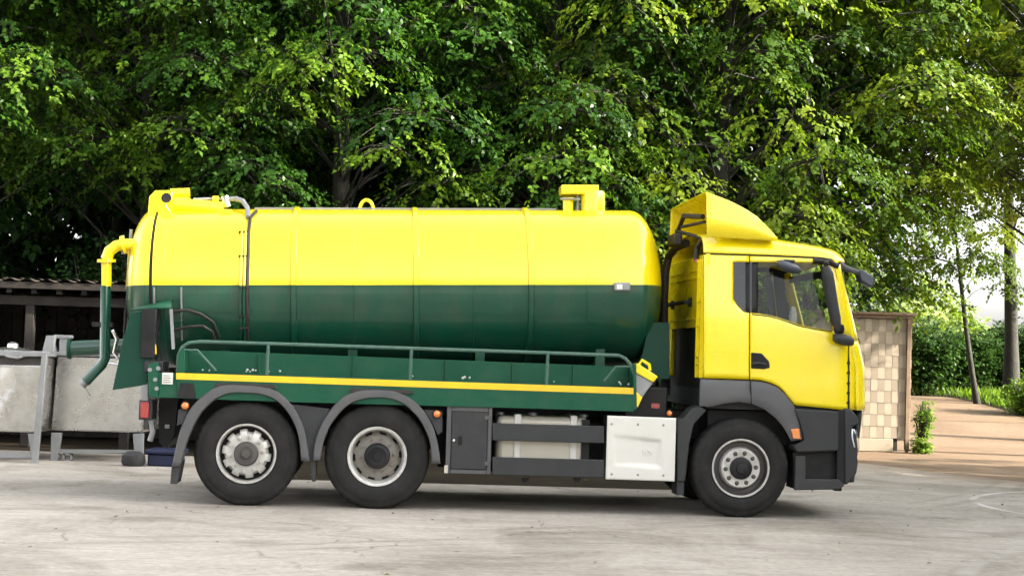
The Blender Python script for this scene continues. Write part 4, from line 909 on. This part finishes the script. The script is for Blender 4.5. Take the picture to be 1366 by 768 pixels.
# ================================================================== SHED
shed = empty('timber_shed', (P(60, 600, 25.6).x, 25.6, 0)); so_ = shed.location.copy()
tag(shed, 'dark open timber shed with a brown tiled roof behind the steel vats', 'shed')
def sh(b, n, m, **k): b.v = [(x - so_.x, y - so_.y, z - so_.z) for x, y, z in b.v]; return b.build(n, m, shed, **k)
Y = 25.0; xl, xr = P(-140, 380, Y).x, P(330, 380, Y).x; ze = P(80, 381, Y).z
sh(MB().box(xl, xr, Y - .03, Y + .02, ze - .06, ze + .045), 'fascia_board', 'wood', bevel=.006)
dk = MB().box(xl, xr, Y - .02, Y + 2.95, ze + .01, ze + .03); sh(dk, 'roof_deck', 'wood')
# roof tiles: rows of half-round pantiles, each a piece
tl = MB(); tw_, tlen = .285, .62; rows = []
for j in range(2): rows.append([(tw_ * (i / 8 - .5), j * tlen, .022 * math.cos((i / 8) * 2 * math.pi - .6) + j * .0) for i in range(9)])
tile_me = tl.grid(rows).mesh('roof_tile', 60); tile_me.materials.append(MT['rooftile'])
n = int((xr - xl) / tw_); pit = math.radians(2.5); rr = random.Random(11)
for j in range(4):
    for i in range(n):
        o = bpy.data.objects.new('roof_tile', tile_me); COL.objects.link(o); o.parent = shed
        o.location = (xl + (i + .5) * tw_ - so_.x, Y - .06 + j * .5 * math.cos(pit) - so_.y, ze + .075 + j * (.5 * math.sin(pit) + .0) + rr.uniform(-.008, .008) - so_.z); o.rotation_euler = (pit - .05, rr.uniform(-.03, .03), rr.uniform(-.02, .02))
for i in range(14):
    x = xl + .2 + i * (xr - xl - .4) / 13; b = MB().box(x - .04, x + .04, Y + .03, Y + 2.3, -.07, .05); b.v = [(a, c, d + ze - .06 + (c - Y) * math.tan(pit) * .97) for a, c, d in b.v]; sh(b, 'rafter', 'wood')
for px in (-90, 41, 172, 300):
    x = P(px, 420, Y + .25).x; sh(MB().box(x - .065, x + .065, Y + .18, Y + .31, 0, ze - .16), 'post', 'wood', bevel=.008)
sh(MB().box(xl + .1, xr - .1, Y + .17, Y + .32, ze - .3, ze - .16), 'wall_plate', 'wood', bevel=.006)
k = 0; x = xl
while x < xr:
    wd = .17 + .03 * rr.random(); sh(MB().box(x, x + wd - .012, Y + 2.9, Y + 2.93 + .01 * rr.random(), .02, ze + .02), 'wall_board', 'wood'); x += wd
for xx in (xl - .02, xr): sh(MB().box(xx, xx + .03, Y + .2, Y + 2.9, .02, ze - .06), 'side_wall', 'wood')

# ================================================================== SHINGLED HUT RIGHT
Yh = 31.6; hx0, hx1 = P(1062, 500, Yh).x, P(1214, 500, Yh).x; hz1 = P(1180, 424, Yh).z; hz0 = P(1180, 584, Yh).z
hut = empty('shingled_hut', ((hx0 + hx1) / 2, Yh, 0)); ho = hut.location.copy()
tag(hut, 'small hut with a pale chequered shingle wall behind the front of the truck', 'hut')
def hu(b, n, m, **k): b.v = [(x - ho.x, y - ho.y, z - ho.z) for x, y, z in b.v]; return b.build(n, m, hut, **k)
hu(MB().box(hx0, hx1 - .02, Yh + .02, Yh + 2.2, hz0, hz1), 'hut_wall', 'tile_d')
nr = 10; th_ = (hz1 - hz0 - .04) / nr; tw_ = .134; nc = int((hx1 - .08 - hx0) / tw_); tms = []
for m in ('tile_l', 'tile_d'):
    b = MB(); b.add([(0, -.004, th_ + .02), (tw_ - .004, -.004, th_ + .02), (tw_ - .004, -.011, 0), (0, -.011, 0), (0, .012, th_ + .02), (tw_ - .004, .012, th_ + .02), (tw_ - .004, .0, 0), (0, .0, 0)], [(0, 3, 2, 1), (4, 5, 6, 7), (3, 7, 6, 2), (0, 4, 7, 3), (1, 2, 6, 5)])
    me = b.mesh('shingle', 0); me.materials.append(MT[m]); tms.append(me)
for j in range(nr):
    for i in range(nc):
        o = bpy.data.objects.new('shingle', tms[(i + j) % 2]); COL.objects.link(o); o.parent = hut
        o.location = (hx1 - .08 - (i + 1) * tw_ - ho.x + rr.uniform(-.004, .004), Yh - ho.y - .002 + rr.uniform(-.001, .001), hz0 + j * th_ - ho.z + rr.uniform(-.002, .002)); o.rotation_euler = (0, rr.uniform(-.004, .004), 0)
hu(MB().box(hx1 - .08, hx1, Yh - .05, Yh + .05, P(1215, 600, Yh).z, hz1), 'corner_board', 'lightwood', bevel=.006)
k = 0
for j in range(12):
    hu(MB().box(hx1, hx1 + .03 + .012 * (j % 2), Yh + .05, Yh + 2.2, hz0 + j * (hz1 - hz0) / 12, hz0 + (j + 1) * (hz1 - hz0) / 12 - .012), 'side_board', 'lightwood')
hu(MB().box(hx0 - .1, hx1 + .04, Yh - .07, Yh - .01, hz1 - .005, hz1 + .06), 'top_trim', 'lightwood')
hu(MB().box(hx0 - .15, hx1 + .08, Yh - .14, Yh + 2.3, hz1 + .06, hz1 + .11), 'hut_roof', 'lightwood', bevel=.01)
hu(MB().box(hx0, P(1191, 590, Yh).x, Yh - .01, Yh + .06, P(1180, 602, Yh).z, hz0 - .01), 'plinth', 'tile_l', bevel=.008)
hu(MB().box(P(1209, 590, Yh).x, P(1212, 590, Yh).x, Yh, Yh + .1, -.02, hz0), 'foot', 'lightwood')
hu(MB().box(hx0, hx1 - .1, Yh + .5, Yh + 2.1, -.02, hz0 - .01), 'base', 'wood')

# ================================================================== FOLIAGE
def leaf_object(name, m, base, d, nrm, size, tint, parent=None, asp=.62):
    n = len(base); d /= np.linalg.norm(d, axis=1, keepdims=True) + 1e-9
    s = np.cross(d, nrm); s /= np.linalg.norm(s, axis=1, keepdims=True) + 1e-9; up = np.cross(s, d)
    L = size[:, None]; w_ = L * asp * .5
    v = np.empty((n, 4, 3)); v[:, 0] = base; v[:, 1] = base + d * L * .45 + s * w_ + up * L * .07; v[:, 2] = base + d * L - up * L * .1; v[:, 3] = base + d * L * .45 - s * w_ + up * L * .07
    me = bpy.data.meshes.new(name); me.vertices.add(n * 4); me.vertices.foreach_set('co', v.reshape(-1).astype(np.float32))
    me.loops.add(n * 4); me.loops.foreach_set('vertex_index', np.arange(n * 4, dtype=np.int32))
    me.polygons.add(n); me.polygons.foreach_set('loop_start', np.arange(0, n * 4, 4, dtype=np.int32)); me.polygons.foreach_set('loop_total', np.full(n, 4, dtype=np.int32))
    me.update(calc_edges=True)
    at = me.attributes.new('tint', 'FLOAT', 'POINT'); at.data.foreach_set('value', np.repeat(tint, 4).astype(np.float32))
    me.materials.append(MT[m]); o = bpy.data.objects.new(name, me); COL.objects.link(o)
    if parent: o.parent = parent
    return o
def sprays(rng, starts, dirs, lens, nleaf, size, droop=.35, nb=None):
    """twigs: arrays (n,3),(n,3),(n,) -> leaf arrays, nleaf per twig in a flat drooping spray"""
    n = len(starts); t = (np.arange(nleaf) + .6) / nleaf
    dirs = dirs / (np.linalg.norm(dirs, axis=1, keepdims=True) + 1e-9)
    pos = starts[:, None, :] + dirs[:, None, :] * (lens[:, None] * t)[:, :, None]
    pos[:, :, 2] -= droop * lens[:, None] * t ** 2
    sd_ = np.cross(dirs, np.array([0, 0, 1.])); sd_ /= np.linalg.norm(sd_, axis=1, keepdims=True) + 1e-9
    sgn = np.where(np.arange(nleaf) % 2 == 0, 1., -1.); sgn[-1] = 0
    ld = dirs[:, None, :] * .6 + sd_[:, None, :] * sgn[None, :, None] * .8 + np.array([0, 0, -.45]) + rng.normal(0, .28, (n, nleaf, 3))
    nr_ = (np.array([0, -.25, 1.]) if nb is None else nb[:, None, :]) + rng.normal(0, .24, (n, nleaf, 3))
    sz = size * rng.uniform(.65, 1.2, (n, nleaf))
    pos = pos + rng.normal(0, .02, pos.shape)
    return pos.reshape(-1, 3), ld.reshape(-1, 3), nr_.reshape(-1, 3), sz.reshape(-1)
def tree(name, label, x, y, H, Rc, zb, seed, m='leaf', ncl=70, leaf=.106, tr=.2, group='trees behind the truck', lean=(0, 0), ntw=52, nleaf=10, zsplit=8.6, ntop=26, csize=1.0, top_leaf=.30):
    """trunk, ascending limbs and leaf clumps: each limb ends in a drooping clump of leafy twigs"""
    rng = np.random.default_rng(seed); rd = random.Random(seed)
    root = empty(name, (x, y, terrain(x, y) - .05)); tag(root, label, 'tree', group)
    tp = []; tr_ = []
    for i in range(9):
        t = i / 8; tp.append(Vector((lean[0] * t + .16 * math.sin(seed + 3 * t), lean[1] * t + .12 * math.cos(seed * 2 + 4 * t), H * .92 * t))); tr_.append(tr * (1 - .85 * t) * (1.35 if i == 0 else 1) + .015)
    tb = MB().tube(tp, tr_, 10); limbs = MB()
    out = {0: [[], [], [], [], []], 1: [[], [], [], [], []]}
    def axis(z):
        k = max(0, min(7, int(z / (H * .92) * 8))); return tp[k].lerp(tp[k + 1], max(0, min(1, z / (H * .92) * 8 - k)))
    for i in range(ncl + ntop):
        top = i >= ncl
        zc = rd.uniform(zsplit, H) if top else zb + (min(zsplit, H) - zb) * ((i + rd.random()) / ncl)
        f = (zc - zb) / (H - zb); prof = max(.25, math.sin(math.pi * min(1, .22 + .74 * f)) ** .6)
        az = i * 2.399 + rd.uniform(-.6, .6); rad = Rc * prof * math.sqrt(rd.uniform(.12, 1.0))
        c = np.array([rad * math.cos(az), rad * math.sin(az), zc])
        za = max(.25 * H * .5, zc - rad * rd.uniform(.3, .8)); a0 = axis(min(za, H * .9)); a1 = Vector(c)
        c += np.array([axis(zc).x, axis(zc).y, 0]); a1 = Vector(c); mid = a0.lerp(a1, .5) + Vector((rd.uniform(-.15, .15), rd.uniform(-.15, .15), .12 * rad)); q1 = a0.lerp(mid, .5) + Vector((0, 0, .05)); q2 = mid.lerp(a1, .5) + Vector((0, 0, .06 * rad))
        th = tr * rd.uniform(.11, .24); limbs.tube([a0, q1, mid, q2, a1], [th, th * .75, th * .5, th * .3, .008], 5, cap=False)
        cs = rd.uniform(.65, 1.25) * csize * (1.35 if top else 1); n = int(ntw * (cs / csize) ** 2 * (.45 if top else 1))
        od = np.array([math.cos(az), math.sin(az), 0])
        # twigs start on a flattened dome and reach outwards and down
        an = rng.uniform(0, 2 * math.pi, n); rr_ = np.sqrt(rng.uniform(0, 1, n)) * cs
        st = np.stack([rr_ * np.cos(an), rr_ * np.sin(an), cs * .42 * (1 - (rr_ / cs) ** 2) - rng.uniform(0, .45, n) * cs * .8], 1) + od * .15
        st[:, 2] -= .35 * (rr_ / cs) * cs * .8
        dd = np.stack([np.cos(an), np.sin(an), rng.uniform(-.75, .15, n)], 1) + od * .45 + rng.normal(0, .25, (n, 3))
        for k in range(0, n, 6): limbs.tube([a1 + Vector((0, 0, -.05)), Vector(c + st[k] * .6 + np.array([0, 0, .06])), Vector(c + st[k])], [.014, .009, .004], 3, cap=False)
        o = out[1 if top else 0]; o[0].append(c + st); o[1].append(dd); o[2].append(rng.uniform(.22, .48, n) * (1.5 if top else 1))
        o[3].append(np.clip((rd.uniform(.60, .88) if rd.random() < .36 else rd.uniform(.12, .56)) + rng.normal(0, .09, n), 0, 1)); o[4].append(np.stack([np.cos(an), np.sin(an), np.full(n, .0)], 1) * (rr_ / cs)[:, None] * .8 + od * .35 + np.array([0, 0, .75]))
    P_ = [[], [], [], [], []]
    for key, lf in ((0, leaf), (1, top_leaf)):
        if not out[key][0]: continue
        S, D, Ln, TI, NB = [np.concatenate(q) for q in out[key]]; nf = nleaf if key == 0 else 6
        r_ = sprays(rng, S, D, Ln, nf, lf, .35, NB); ti = np.clip(np.repeat(TI, nf) + rng.normal(0, .07, len(r_[0])), 0, 1)
        for q, w_ in zip(P_, (*r_, ti)): q.append(w_)
    P_ = [np.concatenate(q) for q in P_]
    tb.build('trunk', 'bark', root, smooth=60); limbs.build('limbs', 'bark', root, smooth=60)
    leaf_object('crown', m, *P_[:5], root); return len(P_[0])
def bush(name, label, cx, cy, rx, ry, h, seed, m='leaf_h', ntw=900, leaf=.09, cat='shrub', group=None, z0=0.0, nleaf=7, tl=1.0):
    rng = np.random.default_rng(seed); root = empty(name, (cx, cy, terrain(cx, cy) + z0)); tag(root, label, cat, group)
    # many upright stems from the base, twigs with leaves along them
    ns = 26; stems = MB(); S, D = [], []
    for i in range(ns):
        a = rng.uniform(0, 2 * math.pi); r = math.sqrt(rng.uniform(0, 1)); b0 = np.array([.35 * rx * r * math.cos(a), .35 * ry * r * math.sin(a), 0]); hh = h * rng.uniform(.75, 1.05) * (1 - .35 * r * r)
        e = np.array([rx * r * math.cos(a), ry * r * math.sin(a), hh]); mid = (b0 + e) / 2 + np.array([0, 0, .12 * h])
        stems.tube([Vector(b0), Vector(mid), Vector(e)], [.025, .015, .006], 5, cap=False)
        k = ntw // ns; t = rng.uniform(.1, 1, k)[:, None]; pp = (1 - t) ** 2 * b0 + 2 * t * (1 - t) * mid + t * t * e
        dd = rng.normal(0, 1, (k, 3)); dd[:, 2] = np.abs(dd[:, 2]) * .5; S.append(pp + rng.normal(0, .12, (k, 3)) * np.array([rx, ry, .4])); D.append(dd)
    S = np.concatenate(S); D = np.concatenate(D); S[:, 2] = np.maximum(S[:, 2], .03)
    p, d, n_, sz = sprays(rng, S, D, rng.uniform(.2, .45, len(S)) * tl, nleaf, leaf, .25)
    ti = np.clip(np.repeat(rng.uniform(.1, .8, len(S)), nleaf) + rng.normal(0, .12, len(p)) , 0, 1)
    stems.build('stems', 'bark', root); leaf_object('foliage', m, p, d, n_, sz, ti, root)

NL = 0
# front row of broadleaved trees, left to right
row = [
 (-10.4, 28.6, 13.5, 3.9, 4.7, 'tall leafy tree at the far left edge above the tiled shed'),
 (-6.6, 29.6, 14.0, 3.9, 4.6, 'tall leafy tree behind the rear end of the tank'),
 (-2.9, 28.7, 14.0, 3.9, 4.1, 'broad leafy tree behind the lifting eye of the tank'),
 (0.7, 29.6, 14.0, 3.8, 3.4, 'leafy tree with a dark trunk behind the manhole turret'),
 (3.6, 28.9, 13.6, 3.6, 3.0, 'leafy tree rising straight behind the cab wind deflector'),
 (5.3, 31.2, 13.6, 3.8, 3.2, 'tall leafy tree above the front mirror and hut roof'),
]
for i, (x, y, H, R, zb, lab) in enumerate(row):
    NL += tree('broadleaf_tree', lab, x, y, H, R, zb, 20 + i, 'leaf' if i < 4 else 'leaf_m', ncl=52, tr=.19)
NL += tree('broadleaf_tree', 'yellow-green sunlit tree whose boughs hang over the top right corner', 10.9, 31.6, 13, 4.3, 5.1, 41, 'leaf_y', ncl=66, tr=.2)
NL += tree('broadleaf_tree', 'yellow-green tree filling the top right corner behind the overhanging boughs', 12.6, 36.5, 14, 4.2, 6.2, 44, 'leaf_y', ncl=60, tr=.2, leaf=.15, zsplit=10.5, ntop=14)
for i, (x, y, lab) in enumerate([(17.0, 17.8, 'added unseen tree beyond the right edge, farthest of the near shading row'), (17.4, 14.2, 'added unseen tree beyond the right edge, second of the near shading row'), (17.0, 10.6, 'added unseen tree beyond the right edge, third of the near shading row'), (17.3, 7.0, 'added unseen tree beyond the right edge, fourth of the near shading row'), (16.8, 3.4, 'added unseen tree beyond the right edge, last of the near shading row'),
        (22.5, 15.6, 'added unseen tree beyond the right edge, farthest of the outer shading row'), (22.8, 11.0, 'added unseen tree beyond the right edge, second of the outer shading row'), (22.5, 6.4, 'added unseen tree beyond the right edge, third of the outer shading row'), (22.6, 1.8, 'added unseen tree beyond the right edge, last of the outer shading row')]):
    NL += tree('broadleaf_tree', lab, x, y, 12.5, 3.9, 1.6, 210 + i, 'leaf', ncl=60, tr=.2, leaf=.55, nleaf=4, ntw=16, zsplit=9, ntop=22, csize=1.2, top_leaf=.6, group='unseen trees added to shade the yard from the right')  # unseen trees, added to keep the sun off yard and truck
NL += tree('broadleaf_tree', 'tall single tree with a bare dark trunk at the right edge beyond the road', 13.5, 45, 15, 4.8, 6.8, 52, 'leaf_y', ncl=54, tr=.19, leaf=.17, zsplit=13, ntop=8)
NL += tree('slender_tree', 'thin forked tree in front of the hedge beyond the road', 12.75, 44.5, 6.6, 1.7, 3.2, 61, 'leaf_y', ncl=13, tr=.07, leaf=.12, lean=(-1.1, 0), ntop=0, csize=.7)
for i, x in enumerate((-19, -13.5, -8, -2.5, 3, 8.5)):
    NL += tree('broadleaf_tree', 'added unseen tree behind the viewer for dark reflections, ' + ['first', 'second', 'third', 'fourth', 'fifth', 'sixth'][i] + ' from the left', x, -17 - (i % 2), 9.5, 3.9, 1.4, 260 + i, 'leaf', ncl=44, tr=.2, leaf=.6, nleaf=4, ntw=14, zsplit=9, ntop=0, csize=1.3, group='unseen trees added behind the viewer for reflections')  # unseen trees, added so the paint reflects something dark
NL += tree('broadleaf_tree', 'low unseen tree added beyond the right edge to shade the concrete', 17.0, 22.6, 8.6, 3.6, 1.0, 275, 'leaf', ncl=60, tr=.18, leaf=.55, nleaf=4, ntw=16, zsplit=9, ntop=0, csize=1.2, group='unseen trees added to shade the yard from the right')  # unseen low tree, added to block low sun on the concrete
# second, darker row
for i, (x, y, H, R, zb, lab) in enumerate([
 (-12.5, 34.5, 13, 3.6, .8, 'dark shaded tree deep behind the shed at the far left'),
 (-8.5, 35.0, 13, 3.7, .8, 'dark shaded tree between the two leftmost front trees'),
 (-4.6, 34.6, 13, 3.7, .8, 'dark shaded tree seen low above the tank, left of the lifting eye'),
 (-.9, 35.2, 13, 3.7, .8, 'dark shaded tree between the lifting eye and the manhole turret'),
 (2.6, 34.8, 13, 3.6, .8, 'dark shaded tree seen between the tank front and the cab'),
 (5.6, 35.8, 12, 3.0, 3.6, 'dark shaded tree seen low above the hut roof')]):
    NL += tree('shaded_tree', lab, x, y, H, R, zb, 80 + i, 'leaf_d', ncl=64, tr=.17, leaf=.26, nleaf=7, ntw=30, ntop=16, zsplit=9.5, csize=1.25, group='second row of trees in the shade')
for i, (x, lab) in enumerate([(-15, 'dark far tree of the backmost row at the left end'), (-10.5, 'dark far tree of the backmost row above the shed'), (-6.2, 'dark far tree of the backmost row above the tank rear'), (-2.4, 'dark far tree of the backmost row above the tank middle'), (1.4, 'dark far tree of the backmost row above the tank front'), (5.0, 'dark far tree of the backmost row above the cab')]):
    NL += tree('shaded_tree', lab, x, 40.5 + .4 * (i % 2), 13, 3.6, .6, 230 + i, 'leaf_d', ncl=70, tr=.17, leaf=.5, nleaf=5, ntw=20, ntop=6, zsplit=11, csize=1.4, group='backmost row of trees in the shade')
# undergrowth behind the shed and truck
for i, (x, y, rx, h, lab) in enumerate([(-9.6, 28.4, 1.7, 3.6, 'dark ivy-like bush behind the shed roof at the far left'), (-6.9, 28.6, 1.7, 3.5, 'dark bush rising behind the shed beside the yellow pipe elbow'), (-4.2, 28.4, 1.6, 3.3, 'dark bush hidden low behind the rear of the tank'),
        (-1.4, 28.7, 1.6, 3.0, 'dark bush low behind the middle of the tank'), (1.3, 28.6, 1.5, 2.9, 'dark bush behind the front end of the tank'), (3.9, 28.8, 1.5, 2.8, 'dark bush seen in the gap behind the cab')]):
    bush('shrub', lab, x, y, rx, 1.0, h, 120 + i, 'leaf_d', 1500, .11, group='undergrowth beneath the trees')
# hedge and plants at the right
for i, (px, Yq, rx, h, lab) in enumerate([(1236, 47.5, 1.3, 2.4, 'dark hedge bush right beside the hut corner'), (1285, 48, 1.5, 2.3, 'dark hedge bush behind the thin forked tree'), (1340, 48.5, 1.5, 2.3, 'dark hedge bush behind the bare trunk at the right'), (1395, 48, 1.5, 2.4, 'dark hedge bush cut by the right edge of the photo')]):
    bush('hedge_bush', lab, P(px, 500, Yq).x, Yq, rx, .8, h, 140 + i, 'leaf_h', 1500, .12, 'hedge', 'hedge beyond the sandy road')
bush('sunny_bush', 'bright green low bush on the grass verge at the right edge', P(1372, 520, 42).x, 42, .7, .6, .95, 151, 'grass', 700, .09)
bush('sunny_weeds', 'bright yellow-green weeds growing at the corner of the hut', P(1229, 590, 31.4).x, 31.4, .15, .2, .22, 152, 'grass', 200, .06, tl=.4)
bush('tall_weeds', 'tall yellow-green weeds beside the hut at the roadside', P(1232, 540, 36).x, 36, .22, .3, .9, 153, 'grass', 200, .07, tl=.45)
# far pale wood beyond the meadow
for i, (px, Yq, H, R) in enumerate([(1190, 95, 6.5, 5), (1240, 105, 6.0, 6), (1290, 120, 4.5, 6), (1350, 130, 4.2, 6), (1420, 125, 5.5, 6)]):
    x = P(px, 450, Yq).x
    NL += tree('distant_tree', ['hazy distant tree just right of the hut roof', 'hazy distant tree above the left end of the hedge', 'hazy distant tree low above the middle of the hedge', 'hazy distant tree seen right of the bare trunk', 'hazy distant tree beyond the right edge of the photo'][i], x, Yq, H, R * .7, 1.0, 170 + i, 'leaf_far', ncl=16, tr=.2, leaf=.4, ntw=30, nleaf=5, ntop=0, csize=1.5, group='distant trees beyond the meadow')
# grass verge tufts
def grass(name, label, pts, seed, hgt=.22):
    rng = np.random.default_rng(seed); p = np.array(pts); n = len(p)
    d = rng.normal(0, .35, (n, 3)); d[:, 2] = 1; nr_ = rng.normal(0, 1, (n, 3)); nr_[:, 2] = .1
    o = leaf_object(name, 'grass', p, d, nr_, hgt * rng.uniform(.5, 1.3, n), np.clip(rng.normal(.5, .25, n), 0, 1), asp=.12); tag(o, label, None, None, 'stuff'); return o
rng = np.random.default_rng(9); pts = []
while len(pts) < 26000:
    x = rng.uniform(8, 34); y = rng.uniform(40.3, 48)
    if 9.0 - .1 * (y - 40) < x < 13.2 - .1 * (y - 40) and y < 47: continue
    pts.append((x, y, terrain(x, y)))
grass('grass_verge', 'sunlit green grass verge beyond the sandy road', pts, 5, .3)
# a little leaf litter and grit lying on the concrete
rng = np.random.default_rng(77); n = 200
px_ = np.stack([rng.uniform(-9, 8, n), 10 + 13 * rng.random(n) ** .8, np.full(n, .012)], 1)
d_ = rng.normal(0, 1, (n, 3)); d_[:, 2] = rng.uniform(0, .25, n); nr_ = rng.normal(0, .25, (n, 3)); nr_[:, 2] = 1
MT['litter'] = leaf_mat('dry_leaf', (.05, .035, .015), (.16, .13, .05), .2)
tag(leaf_object('leaf_litter', 'litter', px_, d_, nr_, rng.uniform(.02, .055, n), rng.random(n)), 'dry leaf litter scattered thinly over the concrete yard', None, None, 'stuff')
print('leaves', NL)
